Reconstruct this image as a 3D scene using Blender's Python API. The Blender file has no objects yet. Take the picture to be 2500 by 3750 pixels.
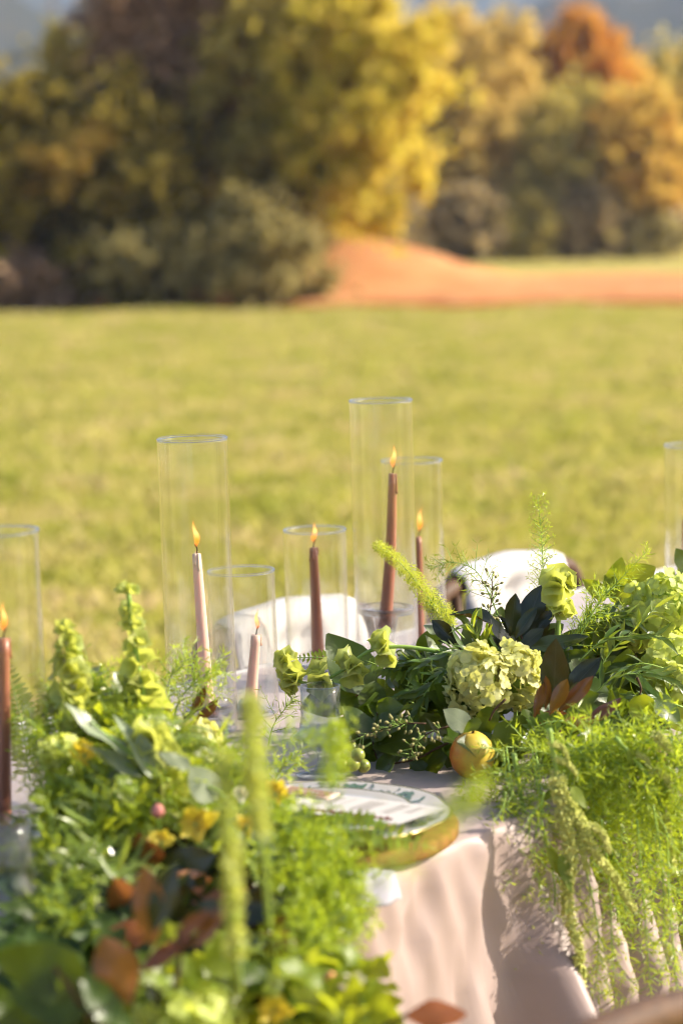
import bpy, bmesh, math, random
import numpy as np
from mathutils import Vector, Matrix, Quaternion

rnd = random.Random(11)
nrs = np.random.RandomState(5)
R = math.radians
sc = bpy.context.scene
COL = sc.collection

# ------------------------------------------------------------------ camera
CAM_Z, PITCH, ROLL = 1.5, 7.1, 0.75
LENS, FOCUS, FSTOP = 85.0, 3.36, 3.1
cam_d = bpy.data.cameras.new('camera')
cam_d.sensor_fit = 'VERTICAL'; cam_d.sensor_height = 36.0; cam_d.sensor_width = 24.0
cam_d.lens = LENS; cam_d.clip_start = 0.05; cam_d.clip_end = 6000
cam_d.dof.use_dof = True; cam_d.dof.focus_distance = FOCUS; cam_d.dof.aperture_fstop = FSTOP
cam = bpy.data.objects.new('camera', cam_d); COL.objects.link(cam)
CAM_R = Matrix.Rotation(R(90 - PITCH), 4, 'X') @ Matrix.Rotation(R(-ROLL), 4, 'Z')
cam.matrix_world = Matrix.Translation((0, 0, CAM_Z)) @ CAM_R
sc.camera = cam

# ------------------------------------------------------------------ world and sun
SUN_AZ = 6.0      # degrees from +X towards +Y, where the sun stands
SUN_EL = 32.0
sun_vec = Vector((math.cos(R(SUN_EL)) * math.cos(R(SUN_AZ)), math.cos(R(SUN_EL)) * math.sin(R(SUN_AZ)), math.sin(R(SUN_EL))))
w = bpy.data.worlds.new('World'); sc.world = w; w.use_nodes = True
nt = w.node_tree; nt.nodes.clear()
sky = nt.nodes.new('ShaderNodeTexSky'); sky.sky_type = 'NISHITA'; sky.sun_disc = False
sky.sun_elevation = R(SUN_EL); sky.sun_rotation = R(90 - SUN_AZ)
sky.air_density = 0.8; sky.dust_density = 2.5; sky.ozone_density = 0.6
bg = nt.nodes.new('ShaderNodeBackground'); bg.inputs['Strength'].default_value = 0.13
wo = nt.nodes.new('ShaderNodeOutputWorld')
nt.links.new(sky.outputs[0], bg.inputs['Color']); nt.links.new(bg.outputs[0], wo.inputs['Surface'])
sl = bpy.data.lights.new('sun', 'SUN'); sl.energy = 5.0; sl.angle = R(0.55); sl.color = (1.0, 0.91, 0.75)
so = bpy.data.objects.new('sun', sl); COL.objects.link(so)
so.rotation_mode = 'QUATERNION'; so.rotation_quaternion = sun_vec.to_track_quat('Z', 'Y')

# ------------------------------------------------------------------ exposure and sampling
sc.view_settings.view_transform = 'Standard'; sc.view_settings.look = 'None'
sc.view_settings.gamma = 1.0; sc.view_settings.use_curve_mapping = False
sc.view_settings.exposure = 1.12
cy = sc.cycles
cy.use_denoising = True
cy.max_bounces = 8; cy.diffuse_bounces = 2; cy.glossy_bounces = 3; cy.transmission_bounces = 8
cy.use_adaptive_sampling = True; cy.adaptive_threshold = 0.025; cy.adaptive_min_samples = 32
cy.use_light_tree = False; cy.filter_width = 1.15
cy.transparent_max_bounces = 24; cy.volume_bounces = 0
cy.caustics_reflective = False; cy.caustics_refractive = False
cy.sample_clamp_indirect = 6.0

# ------------------------------------------------------------------ helpers: space
FPX = LENS / 36.0 * 3750.0
CAM_R3 = CAM_R.to_3x3()
def W(px, py, d):
    """point at depth d (metres along +Y) seen in direction (px, py) of a 2500x3750 plan of the view"""
    v = CAM_R3 @ Vector(((px - 1250) / FPX, -(py - 1875) / FPX, -1.0))
    return Vector((0, 0, CAM_Z)) + v * (d / v.y)
def WZ(px, py, z):
    v = CAM_R3 @ Vector(((px - 1250) / FPX, -(py - 1875) / FPX, -1.0))
    return Vector((0, 0, CAM_Z)) + v * ((z - CAM_Z) / v.z)
def S(px, d):              # size in metres of px at depth d
    return px * d / FPX
TZ = 0.76                  # table height
P0 = Vector((0.185, 2.849, 0)); U = Vector((0.62, 0.785, 0)).normalized(); N = Vector((-U.y, U.x, 0))
def T(t, n, z): return P0 + U * t + N * n + Vector((0, 0, z))

# ------------------------------------------------------------------ helpers: objects
WM = {}
def link(o): COL.objects.link(o); return o
def thing(name, label, cat, loc=(0, 0, 0), group=None):
    o = bpy.data.objects.new(name, None); link(o); o.empty_display_size = 0.02
    o.location = loc; WM[o] = Matrix.Translation(loc)
    o['label'] = label; o['category'] = cat
    if group: o['group'] = group
    return o
def tag(o, label, cat, group=None):
    o['label'] = label; o['category'] = cat
    if group: o['group'] = group
    return o
def put(o, parent=None, mw=None):
    mw = mw if mw is not None else Matrix.Identity(4)
    link(o)
    if parent is not None:
        o.parent = parent; o.matrix_parent_inverse = WM[parent].inverted()
    o.matrix_basis = mw; WM[o] = mw
    return o
def me(name, V, F, mat=None, uv=None, smooth=True):
    m = bpy.data.meshes.new(name)
    m.from_pydata([tuple(v) for v in V], [], F)
    if uv is not None:
        l = m.uv_layers.new(name='uv')
        vi = np.zeros(len(m.loops), dtype=np.int32); m.loops.foreach_get('vertex_index', vi)
        l.data.foreach_set('uv', np.asarray(uv, dtype=np.float32)[vi].ravel())
    if smooth: m.polygons.foreach_set('use_smooth', [True] * len(m.polygons))
    if mat: m.materials.append(mat)
    return m
def part(name, V, F, mat, parent=None, uv=None, smooth=True, kind=None):
    o = bpy.data.objects.new(name, me(name, V, F, mat, uv, smooth)); put(o, parent)
    if kind: o['kind'] = kind
    return o
def inst(name, mesh, parent, mw):
    return put(bpy.data.objects.new(name, mesh), parent, mw)
def nquads(name, P, mat, parent=None, kind=None, smooth=False):
    """P: (n,4,3) array of separate quads"""
    n = len(P); m = bpy.data.meshes.new(name)
    m.vertices.add(n * 4); m.vertices.foreach_set('co', P.reshape(-1).astype(np.float32))
    m.loops.add(n * 4); m.loops.foreach_set('vertex_index', np.arange(n * 4, dtype=np.int32))
    m.polygons.add(n); m.polygons.foreach_set('loop_start', np.arange(0, n * 4, 4, dtype=np.int32))
    m.polygons.foreach_set('loop_total', np.full(n, 4, dtype=np.int32))
    m.update(calc_edges=True); m.materials.append(mat)
    o = bpy.data.objects.new(name, m); put(o, parent)
    if kind: o['kind'] = kind
    return o
def frame(d, up=None):
    y = Vector(d).normalized(); up = Vector(up) if up is not None else Vector((0, 0, 1))
    x = y.cross(up)
    if x.length < 1e-4: x = y.cross(Vector((1, 0.1, 0)))
    x.normalize(); z = x.cross(y)
    return x, y, z
def mat_at(base, d, up, s=1.0, sw=None):
    x, y, z = frame(d, up); sw = sw or s
    return Matrix(((x.x * sw, y.x * s, z.x * s, base[0]), (x.y * sw, y.y * s, z.y * s, base[1]), (x.z * sw, y.z * s, z.z * s, base[2]), (0, 0, 0, 1)))
def rv(s=1.0): return Vector((rnd.gauss(0, s), rnd.gauss(0, s), rnd.gauss(0, s)))

# ------------------------------------------------------------------ helpers: shapes
def spline(P, n):
    P = [Vector(p) for p in P]
    if len(P) == 2: return [P[0].lerp(P[1], i / (n - 1)) for i in range(n)]
    Q = [P[0] * 2 - P[1]] + P + [P[-1] * 2 - P[-2]]
    out = []
    for i in range(n):
        u = i / (n - 1) * (len(P) - 1); k = min(int(u), len(P) - 2); f = u - k
        a, b, c, d = Q[k:k + 4]
        out.append(0.5 * ((2 * b) + (c - a) * f + (2 * a - 5 * b + 4 * c - d) * f * f + (3 * b - a - 3 * c + d) * f ** 3))
    return out
def tube(path, rad, n=6, V=None, F=None, cap=True):
    V = V if V is not None else []; F = F if F is not None else []
    x = None; b = len(V); m = len(path)
    for i, p in enumerate(path):
        d = (path[min(i + 1, m - 1)] - path[max(i - 1, 0)])
        if d.length < 1e-9: d = Vector((0, 0, 1))
        d.normalize()
        if x is None: x = frame(d)[0]
        x = (x - d * x.dot(d)).normalized(); y = d.cross(x)
        r = rad[i] if hasattr(rad, '__len__') else rad
        for k in range(n):
            a = 2 * math.pi * k / n
            V.append(p + x * (r * math.cos(a)) + y * (r * math.sin(a)))
    for i in range(m - 1):
        for k in range(n):
            F.append((b + i * n + k, b + i * n + (k + 1) % n, b + (i + 1) * n + (k + 1) % n, b + (i + 1) * n + k))
    if cap:
        F.append(tuple(b + k for k in range(n))[::-1]); F.append(tuple(b + (m - 1) * n + k for k in range(n)))
    return V, F
def lathe(prof, n=48, closed=False, V=None, F=None, wob=None):
    V = V if V is not None else []; F = F if F is not None else []
    b = len(V); m = len(prof)
    for i, (r, z) in enumerate(prof):
        for k in range(n):
            a = 2 * math.pi * k / n
            rr = r * (wob(a, i) if wob else 1)
            V.append(Vector((rr * math.cos(a), rr * math.sin(a), z)))
    for i in range(m if closed else m - 1):
        j = (i + 1) % m
        for k in range(n):
            F.append((b + i * n + k, b + i * n + (k + 1) % n, b + j * n + (k + 1) % n, b + j * n + k))
    if not closed:
        if prof[0][0] > 1e-6: F.append(tuple(b + k for k in range(n))[::-1])
        if prof[-1][0] > 1e-6: F.append(tuple(b + (m - 1) * n + k for k in range(n)))
    return V, F
def box(V, F, c, ax, hs):
    b = len(V)
    for sx in (-1, 1):
        for sy in (-1, 1):
            for sz in (-1, 1):
                V.append(c + ax[0] * (sx * hs[0]) + ax[1] * (sy * hs[1]) + ax[2] * (sz * hs[2]))
    for f in ((0, 1, 3, 2), (4, 6, 7, 5), (0, 4, 5, 1), (2, 3, 7, 6), (0, 2, 6, 4), (1, 5, 7, 3)): F.append(tuple(b + i for i in f))
    return V, F
def xf(V, M_): return [M_ @ Vector(v) for v in V]

# ------------------------------------------------------------------ helpers: materials
def newmat(name):
    m = bpy.data.materials.new(name); m.use_nodes = True; m.node_tree.nodes.clear()
    return m, m.node_tree
def nd(nt, typ, ins=None, **kw):
    n = nt.nodes.new('ShaderNode' + typ)
    for k, v in kw.items(): setattr(n, k, v)
    for k, v in (ins or {}).items():
        s = n.inputs[k]
        if isinstance(v, bpy.types.NodeSocket): nt.links.new(v, s)
        else: s.default_value = v
    return n
def c4(c): return (c[0], c[1], c[2], 1.0)
def out(nt, sh, vol=None):
    o = nd(nt, 'OutputMaterial')
    if sh is not None: nt.links.new(sh, o.inputs['Surface'])
    if vol is not None: nt.links.new(vol, o.inputs['Volume'])
def mixc(nt, f, a, b, mode='MIX'):
    n = nd(nt, 'Mix', data_type='RGBA', blend_type=mode)
    for s, v in ((n.inputs[0], f), (n.inputs[6], a), (n.inputs[7], b)):
        if isinstance(v, bpy.types.NodeSocket): nt.links.new(v, s)
        else: s.default_value = v if not isinstance(v, tuple) else (c4(v) if len(v) == 3 else v)
    return n.outputs[2]
def ramp(nt, f, stops):
    n = nd(nt, 'ValToRGB', {0: f}); e = n.color_ramp.elements
    while len(e) < len(stops): e.new(0.5)
    for el, (p, c) in zip(e, stops): el.position = p; el.color = c4(c) if not isinstance(c, float) else (c, c, c, 1)
    return n.outputs[0]
def math_(nt, op, a, b=0.0, c=0.0):
    n = nd(nt, 'Math', operation=op)
    for i, v in enumerate((a, b, c)):
        if isinstance(v, bpy.types.NodeSocket): nt.links.new(v, n.inputs[i])
        else: n.inputs[i].default_value = v
    return n.outputs[0]

def leaf_mat(name, top, under=None, trans=None, tr=0.4, rough=0.45, spec=0.4, vein=0.25, side=9.0, var=0.25, bump=0.15):
    m, nt = newmat(name)
    under = under or tuple(min(1, c * 1.25 + .01) for c in top); trans = trans or (top[0] * 2.2 + .02, top[1] * 2.0, top[2] * .8)
    uv = nd(nt, 'UVMap'); sp = nd(nt, 'SeparateXYZ', {0: uv.outputs[0]})
    ax = math_(nt, 'ABSOLUTE', math_(nt, 'SUBTRACT', sp.outputs[0], 0.5))
    mid = math_(nt, 'LESS_THAN', ax, 0.022)
    sv = math_(nt, 'FRACT', math_(nt, 'MULTIPLY', math_(nt, 'SUBTRACT', sp.outputs[1], math_(nt, 'MULTIPLY', ax, 0.55)), side))
    svm = math_(nt, 'MULTIPLY', math_(nt, 'LESS_THAN', sv, 0.09), 0.55)
    vm = math_(nt, 'MULTIPLY', math_(nt, 'MAXIMUM', mid, svm), vein)
    oi = nd(nt, 'ObjectInfo'); tc = nd(nt, 'TexCoord')
    ns = nd(nt, 'TexNoise', {'Vector': uv.outputs[0], 'Scale': 5.0, 'Detail': 4.0})
    geo = nd(nt, 'NewGeometry')
    base = mixc(nt, geo.outputs['Backfacing'], top, under)
    v = math_(nt, 'ADD', math_(nt, 'MULTIPLY', oi.outputs['Random'], 0.6), math_(nt, 'MULTIPLY', ns.outputs[0], 0.4))
    hs = nd(nt, 'HueSaturation', {'Color': base, 'Hue': math_(nt, 'ADD', 0.5 - .02, math_(nt, 'MULTIPLY', v, 0.04)), 'Value': math_(nt, 'ADD', 1 - var, math_(nt, 'MULTIPLY', v, 2 * var))})
    col = mixc(nt, vm, hs.outputs[0], tuple(min(1, c * 1.6 + .05) for c in top))
    bp = nd(nt, 'Bump', {'Strength': bump, 'Distance': 0.002, 'Height': math_(nt, 'ADD', math_(nt, 'MULTIPLY', vm, -1.0), math_(nt, 'MULTIPLY', ns.outputs[0], 0.6))})
    pr = nd(nt, 'BsdfPrincipled', {'Base Color': col, 'Roughness': rough, 'Specular IOR Level': spec, 'Normal': bp.outputs[0]})
    tcol = mixc(nt, math_(nt, 'MULTIPLY', vm, 0.6), trans, tuple(c * .5 for c in trans))
    tl = nd(nt, 'BsdfTranslucent', {'Color': tcol, 'Normal': bp.outputs[0]})
    mx = nd(nt, 'MixShader', {0: tr, 1: pr.outputs[0], 2: tl.outputs[0]})
    out(nt, mx.outputs[0]); return m
def needle_mat(name, a, b, trans, tr=0.45, rough=0.4):
    m, nt = newmat(name)
    geo = nd(nt, 'NewGeometry'); col = mixc(nt, geo.outputs['Random Per Island'], a, b)
    pr = nd(nt, 'BsdfPrincipled', {'Base Color': col, 'Roughness': rough, 'Specular IOR Level': 0.5})
    tl = nd(nt, 'BsdfTranslucent', {'Color': c4(trans)})
    out(nt, nd(nt, 'MixShader', {0: tr, 1: pr.outputs[0], 2: tl.outputs[0]}).outputs[0]); return m
def plain(name, col, rough=0.5, spec=0.4, noise=0.0, scale=20.0, sss=0.0, metal=0.0, bump=0.0, stretch=None, col2=None):
    m, nt = newmat(name)
    tc = nd(nt, 'TexCoord'); vec = tc.outputs['Object']
    if stretch: vec = nd(nt, 'Mapping', {0: vec, 'Scale': stretch}).outputs[0]
    ns = nd(nt, 'TexNoise', {'Vector': vec, 'Scale': scale, 'Detail': 5.0})
    c = mixc(nt, ramp(nt, ns.outputs[0], [(.35, 0.0), (.65, 1.0)]), col, col2 or tuple(x * (1 - noise) for x in col))
    ins = {'Base Color': c, 'Roughness': rough, 'Specular IOR Level': spec, 'Metallic': metal}
    if bump: ins['Normal'] = nd(nt, 'Bump', {'Strength': bump, 'Distance': 0.003, 'Height': ns.outputs[0]}).outputs[0]
    pr = nd(nt, 'BsdfPrincipled', ins)
    if sss:
        pr.inputs['Subsurface Weight'].default_value = sss; pr.inputs['Subsurface Radius'].default_value = (0.008, 0.004, 0.003)
        pr.inputs['Subsurface Scale'].default_value = 1.0
    out(nt, pr.outputs[0]); return m

MAT = {}
MAT['salal'] = leaf_mat('salal_leaf', (0.042, 0.072, 0.008), (0.075, 0.11, 0.022), (0.22, 0.30, 0.008), tr=0.34, rough=0.34)
MAT['salal_pale'] = leaf_mat('lemon_leaf', (0.15, 0.20, 0.015), (0.18, 0.24, 0.03), (0.52, 0.56, 0.02), tr=0.5, rough=0.4)
MAT['magnolia'] = leaf_mat('magnolia_leaf', (0.016, 0.026, 0.006), (0.245, 0.09, 0.018), (0.07, 0.05, 0.006), tr=0.12, rough=0.22, spec=0.5, vein=0.25, side=12, var=.3)
MAT['eucalyptus'] = leaf_mat('eucalyptus_leaf', (0.24, 0.28, 0.17), (0.28, 0.31, 0.20), (0.36, 0.40, 0.13), tr=0.3, rough=0.35, vein=.18)
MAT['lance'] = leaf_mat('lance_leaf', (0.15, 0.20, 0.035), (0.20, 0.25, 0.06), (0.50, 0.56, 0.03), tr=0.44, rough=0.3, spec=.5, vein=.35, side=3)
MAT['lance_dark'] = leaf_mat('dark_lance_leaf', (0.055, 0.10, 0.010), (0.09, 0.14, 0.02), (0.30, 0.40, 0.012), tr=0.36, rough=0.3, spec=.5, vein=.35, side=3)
MAT['frond'] = leaf_mat('frond_leaflet', (0.10, 0.16, 0.016), None, (0.40, 0.48, 0.02), tr=0.48, rough=0.4, vein=.3)
MAT['amaranth_leaf'] = leaf_mat('amaranth_leaf', (0.15, 0.21, 0.03), (0.20, 0.27, 0.07), (0.46, 0.52, 0.03), tr=0.45, vein=.5)
MAT['bell'] = leaf_mat('bell_calyx', (0.38, 0.42, 0.12), (0.42, 0.46, 0.15), (0.72, 0.74, 0.12), tr=0.46, rough=0.4, vein=.3, side=5, var=.3)
MAT['hydrangea'] = leaf_mat('hydrangea_petal', (0.64, 0.63, 0.28), (0.62, 0.61, 0.27), (0.76, 0.74, 0.18), tr=0.42, rough=0.5, vein=.12, side=6, var=.16)
MAT['hydrangea_green'] = leaf_mat('hydrangea_petal_green', (0.54, 0.60, 0.17), (0.54, 0.60, 0.18), (0.76, 0.82, 0.12), tr=0.46, rough=0.5, vein=.12, side=6, var=.18)
MAT['yellow_petal'] = leaf_mat('yellow_petal', (0.66, 0.50, 0.05), None, (0.85, 0.66, 0.04), tr=0.5, rough=.5, vein=.2)
MAT['white_petal'] = leaf_mat('white_petal', (0.78, 0.72, 0.58), None, (0.75, 0.7, 0.45), tr=0.4, rough=.5, vein=.05)
MAT['asparagus'] = needle_mat('asparagus_needle', (0.19, 0.28, 0.02), (0.38, 0.44, 0.05), (0.60, 0.70, 0.035), tr=.5, rough=.3)
MAT['asparagus_dark'] = needle_mat('asparagus_needle_dark', (0.10, 0.165, 0.012), (0.22, 0.28, 0.025), (0.44, 0.52, 0.02), tr=.45)
MAT['foxtail'] = needle_mat('foxtail_needle', (0.38, 0.42, 0.045), (0.54, 0.56, 0.10), (0.78, 0.82, 0.07), tr=.5)
MAT['amaranth'] = plain('amaranth_tassel', (0.56, 0.56, 0.17), .8, .2, col2=(0.42, 0.45, 0.10), scale=90)
MAT['stem'] = plain('green_stem', (0.30, 0.42, 0.08), .5, .4, col2=(0.20, 0.32, 0.05), scale=30)
MAT['stem_red'] = plain('red_stem', (0.16, 0.025, 0.02), .45, .4, .3)
MAT['stem_brown'] = plain('woody_stem', (0.10, 0.055, 0.03), .8, .2, .4)
MAT['seed'] = plain('eucalyptus_seed', (0.20, 0.22, 0.07), .6, .3, col2=(0.28, 0.22, 0.08), scale=120)
MAT['grape'] = plain('grape_skin', (0.26, 0.30, 0.05), .3, .5, .2, sss=.5)
MAT['wood'] = plain('chair_wood', (0.10, 0.052, 0.026), .6, .25, col2=(0.055, 0.028, 0.015), scale=9, stretch=(6, 6, 40), bump=.1)
MAT['pale_wood'] = plain('whitewashed_wood', (0.42, 0.36, 0.31), .7, .2, col2=(0.30, 0.24, 0.20), scale=14, stretch=(3, 3, 30))
MAT['canvas'] = plain('white_canvas', (0.50, 0.475, 0.455), .9, .1, .06, scale=200, bump=.1)
MAT['pink_wax'] = plain('blush_wax', (0.86, 0.57, 0.45), .4, .3, .05, sss=.45)
MAT['brown_wax'] = plain('terracotta_wax', (0.38, 0.145, 0.085), .32, .45, .12, sss=.2)
MAT['wick'] = plain('wick', (0.015, 0.012, 0.01), .9, .1)
MAT['porcelain'] = plain('porcelain', (0.36, 0.345, 0.34), .12, .5, .02)
MAT['gold'] = plain('gilt', (0.78, 0.58, 0.26), .22, .5, .1, metal=1.0)
MAT['card'] = plain('card_stock', (0.44, 0.415, 0.39), .8, .2, .03, scale=60)
MAT['ink'] = plain('grey_ink', (0.32, 0.29, 0.27), .8, .1)
MAT['ink_dark'] = plain('brown_ink', (0.10, 0.035, 0.03), .8, .1)
MAT['print_green'] = plain('green_print', (0.045, 0.085, 0.045), .15, .5, col2=(0.10, 0.15, 0.09), scale=300)
MAT['print_dark'] = plain('dark_print', (0.05, 0.075, 0.055), .15, .5, col2=(0.09, 0.12, 0.09), scale=300)
MAT['name_card'] = plain('brown_card', (0.27, 0.16, 0.10), .6, .3, .2)
MAT['frame_card'] = plain('rose_gold_frame', (0.70, 0.52, 0.42), .4, .4, .1)
MAT['napkin'] = plain('pale_napkin', (0.36, 0.35, 0.40), .85, .2, .1, scale=80)
MAT['bark'] = plain('bark', (0.055, 0.038, 0.026), .95, .1, .5, scale=12, bump=.5)
MAT['charger'] = plain('honey_wood', (0.24, 0.105, 0.038), .85, .08, col2=(0.14, 0.06, 0.022), scale=4, stretch=(2, 22, 2))

def glass_mat(name, tint=(0.99, 0.992, 0.99), clear=0.92, streak=0.7, ior=1.46, refl=1.0):
    m, nt = newmat(name)
    tc = nd(nt, 'TexCoord'); mp = nd(nt, 'Mapping', {0: tc.outputs['Object'], 'Scale': (130, 130, 1.2)})
    ns = nd(nt, 'TexNoise', {'Vector': mp.outputs[0], 'Scale': 1.0, 'Detail': 3.0})
    bp = nd(nt, 'Bump', {'Strength': streak, 'Distance': 0.0012, 'Height': ns.outputs[0]})
    lw = nd(nt, 'LayerWeight', {'Blend': 0.5})
    fz = math_(nt, 'ADD', 0.022, math_(nt, 'ADD', math_(nt, 'MULTIPLY', math_(nt, 'POWER', lw.outputs['Facing'], 4.2), refl), ramp(nt, ns.outputs[0], [(.60, 0.0), (.72, streak * .12)])))
    gl = nd(nt, 'BsdfGlossy', {'Color': (1, 1, 1, 1), 'Roughness': 0.03, 'Normal': bp.outputs[0]})
    rf = nd(nt, 'BsdfRefraction', {'Color': c4(tint), 'IOR': ior, 'Roughness': 0.0, 'Normal': bp.outputs[0]})
    tp = nd(nt, 'BsdfTransparent', {'Color': mixc(nt, math_(nt, 'POWER', lw.outputs['Facing'], 7.0), tint, (tint[0] * .62, tint[1] * .66, tint[2] * .62))})
    a = nd(nt, 'MixShader', {0: clear, 1: rf.outputs[0], 2: tp.outputs[0]})
    out(nt, nd(nt, 'MixShader', {0: fz, 1: a.outputs[0], 2: gl.outputs[0]}).outputs[0]); return m
MAT['vase_glass'] = glass_mat('vase_glass')
MAT['thick_glass'] = glass_mat('thick_glass', (0.98, 0.985, 0.99), 0.70, 0.05, 1.5)
MAT['blue_glass'] = glass_mat('blue_glass', (0.93, 0.965, 0.99), 0.86, 0.05, 1.5)

def flame_mat():
    m, nt = newmat('flame')
    tc = nd(nt, 'TexCoord'); sp = nd(nt, 'SeparateXYZ', {0: tc.outputs['Generated']})
    c = ramp(nt, sp.outputs[2], [(0.0, (1.0, 0.14, 0.01)), (.3, (1.0, 0.26, 0.02)), (.55, (1.0, 0.55, 0.16)), (1.0, (1.0, 0.25, 0.02))])
    f = ramp(nt, sp.outputs[2], [(0.0, 0.05), (.25, 0.4), (.55, 0.7), (1.0, 0.1)])
    em = nd(nt, 'Emission', {'Color': c, 'Strength': 1.15}); tp = nd(nt, 'BsdfTransparent')
    out(nt, nd(nt, 'MixShader', {0: f, 1: tp.outputs[0], 2: em.outputs[0]}).outputs[0]); return m
MAT['flame'] = flame_mat()

# ================================================================== SETTING
def ground_mat():
    m, nt = newmat('meadow_ground')
    tc = nd(nt, 'TexCoord')
    n1 = nd(nt, 'TexNoise', {'Vector': tc.outputs['Object'], 'Scale': 0.55, 'Detail': 6.0, 'Roughness': .65})
    n2 = nd(nt, 'TexNoise', {'Vector': tc.outputs['Object'], 'Scale': 9.0, 'Detail': 6.0})
    c = ramp(nt, n1.outputs[0], [(.3, (0.26, 0.24, 0.035)), (.5, (0.38, 0.32, 0.06)), (.72, (0.46, 0.34, 0.12))])
    c = mixc(nt, ramp(nt, n2.outputs[0], [(.4, 0.0), (.7, 0.7)]), c, (0.26, 0.20, 0.09))
    out(nt, nd(nt, 'BsdfPrincipled', {'Base Color': c, 'Roughness': .95, 'Specular IOR Level': .1}).outputs[0]); return m
def structure(o): o['kind'] = 'structure'; return o
def sheet(name, x0, x1, y0, y1, nx, ny, zf, mat):
    V, F = [], []
    for j in range(ny + 1):
        for i in range(nx + 1):
            x = x0 + (x1 - x0) * i / nx; y = y0 + (y1 - y0) * j / ny
            V.append((x, y, zf(x, y)))
    for j in range(ny):
        for i in range(nx):
            a = j * (nx + 1) + i; F.append((a, a + 1, a + nx + 2, a + nx + 1))
    return part(name, V, F, mat)
structure(sheet('meadow', -1400, 1400, -1400, 1400, 8, 8, lambda x, y: 0.0, ground_mat()))

# the grass itself: blades from the near edge of the view out to the dirt bank
def grass(n, x0f, dmin, dmax, mat, name, label, hh):
    d = dmin + (dmax - dmin) * nrs.rand(n) ** 0.75
    x = (nrs.rand(n) - .5) * 2 * (x0f * d + 1.2)
    clump = 0.5 + 0.5 * np.sin(x * 2.1 + 1.3 * np.sin(d * .9)) * np.cos(d * 1.4 + np.sin(x * 1.7))
    h = hh * (0.5 + 0.7 * nrs.rand(n)) * (0.7 + .7 * clump)
    a = nrs.rand(n) * 2 * np.pi; wd = 0.004 + 0.005 * nrs.rand(n) + d * 0.0002
    dx, dy = np.cos(a) * wd, np.sin(a) * wd
    lx, ly = nrs.randn(n) * h * .45, nrs.randn(n) * h * .45
    P = np.zeros((n, 4, 3))
    P[:, 0] = np.stack([x - dx, d - dy, np.full(n, -.002)], 1); P[:, 1] = np.stack([x + dx, d + dy, np.full(n, -.002)], 1)
    P[:, 2] = np.stack([x + lx * .5 + dx * .7, d + ly * .5 + dy * .7, h * .7], 1); P[:, 3] = np.stack([x + lx, d + ly, h], 1)
    o = nquads(name, P, mat, None, 'stuff'); o['label'] = label; o['category'] = 'grass'
    return o
def grass_mat(name, cols, tr=(0.62, 0.58, 0.06)):
    m, nt = newmat(name)
    geo = nd(nt, 'NewGeometry'); tc = nd(nt, 'TexCoord')
    n1 = nd(nt, 'TexNoise', {'Vector': tc.outputs['Object'], 'Scale': 1.5, 'Detail': 4.0, 'Roughness': .6})
    f = math_(nt, 'ADD', math_(nt, 'MULTIPLY', geo.outputs['Random Per Island'], .30), math_(nt, 'SUBTRACT', math_(nt, 'MULTIPLY', n1.outputs[0], 1.1), .18))
    c = ramp(nt, f, cols)
    di = nd(nt, 'BsdfDiffuse', {'Color': c}); tl = nd(nt, 'BsdfTranslucent', {'Color': mixc(nt, .5, c, tr)})
    out(nt, nd(nt, 'MixShader', {0: .4, 1: di.outputs[0], 2: tl.outputs[0]}).outputs[0]); return m
grass(230000, .155, 4.2, 36.15, grass_mat('meadow_grass', [(.26, (0.16, 0.20, 0.03)), (.40, (0.345, 0.35, 0.08)), (.56, (0.47, 0.41, 0.15)), (.78, (0.62, 0.46, 0.28))]),
      'meadow_grass', 'short sunlit yellow-green meadow grass behind the table', .09)

# red clay bank across the far side of the meadow
def dirt_mat():
    m, nt = newmat('red_clay')
    tc = nd(nt, 'TexCoord'); n1 = nd(nt, 'TexNoise', {'Vector': tc.outputs['Object'], 'Scale': 0.9, 'Detail': 9.0, 'Roughness': .75})
    c = ramp(nt, n1.outputs[0], [(.3, (0.36, 0.145, 0.055)), (.5, (0.46, 0.205, 0.08)), (.7, (0.56, 0.29, 0.13))])
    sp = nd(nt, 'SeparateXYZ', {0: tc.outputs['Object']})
    foot_shade = ramp(nt, math_(nt, 'ADD', sp.outputs[2], math_(nt, 'MULTIPLY', n1.outputs[0], .08)), [(.12, 1.0), (.17, 0.0)])
    c = mixc(nt, foot_shade, c, (0.26, 0.045, 0.016))  # shade along the bank's foot, painted into the clay as darker red
    bp = nd(nt, 'Bump', {'Strength': .6, 'Distance': .12, 'Height': n1.outputs[0]})
    out(nt, nd(nt, 'BsdfPrincipled', {'Base Color': c, 'Roughness': .95, 'Specular IOR Level': .1, 'Normal': bp.outputs[0]}).outputs[0]); return m
def bank_z(x, y):
    f = max(0, min(1, (y - 36.5) / 0.25)); f = f * f * (3 - 2 * f)
    lf = 1 / (1 + math.exp(-(x + .8) / .25))
    z = 0.17 * f * lf
    mx = (x - .40) / (1.9 if x > .40 else 2.0); my = (y - 43.0) / 3.2
    z += 0.84 * math.exp(-(abs(mx) ** 2.0) * .9 - my * my)
    mx = (x + 5.6) / 1.2; z += 0.40 * math.exp(-mx * mx - my * my)
    z += 0.035 * math.sin(x * 3.1 + y) * math.sin(y * 2.3 + x * .7) * f
    e = max(0, min(1, (52 - y) / 3.0)); return z * e - .004 * (1 - e) - 0.02 * (1 - f * lf) + (.0 if lf > .5 else -.01)
structure(sheet('clay_bank', -22, 22, 36.4, 52, 150, 110, bank_z, dirt_mat()))

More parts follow.
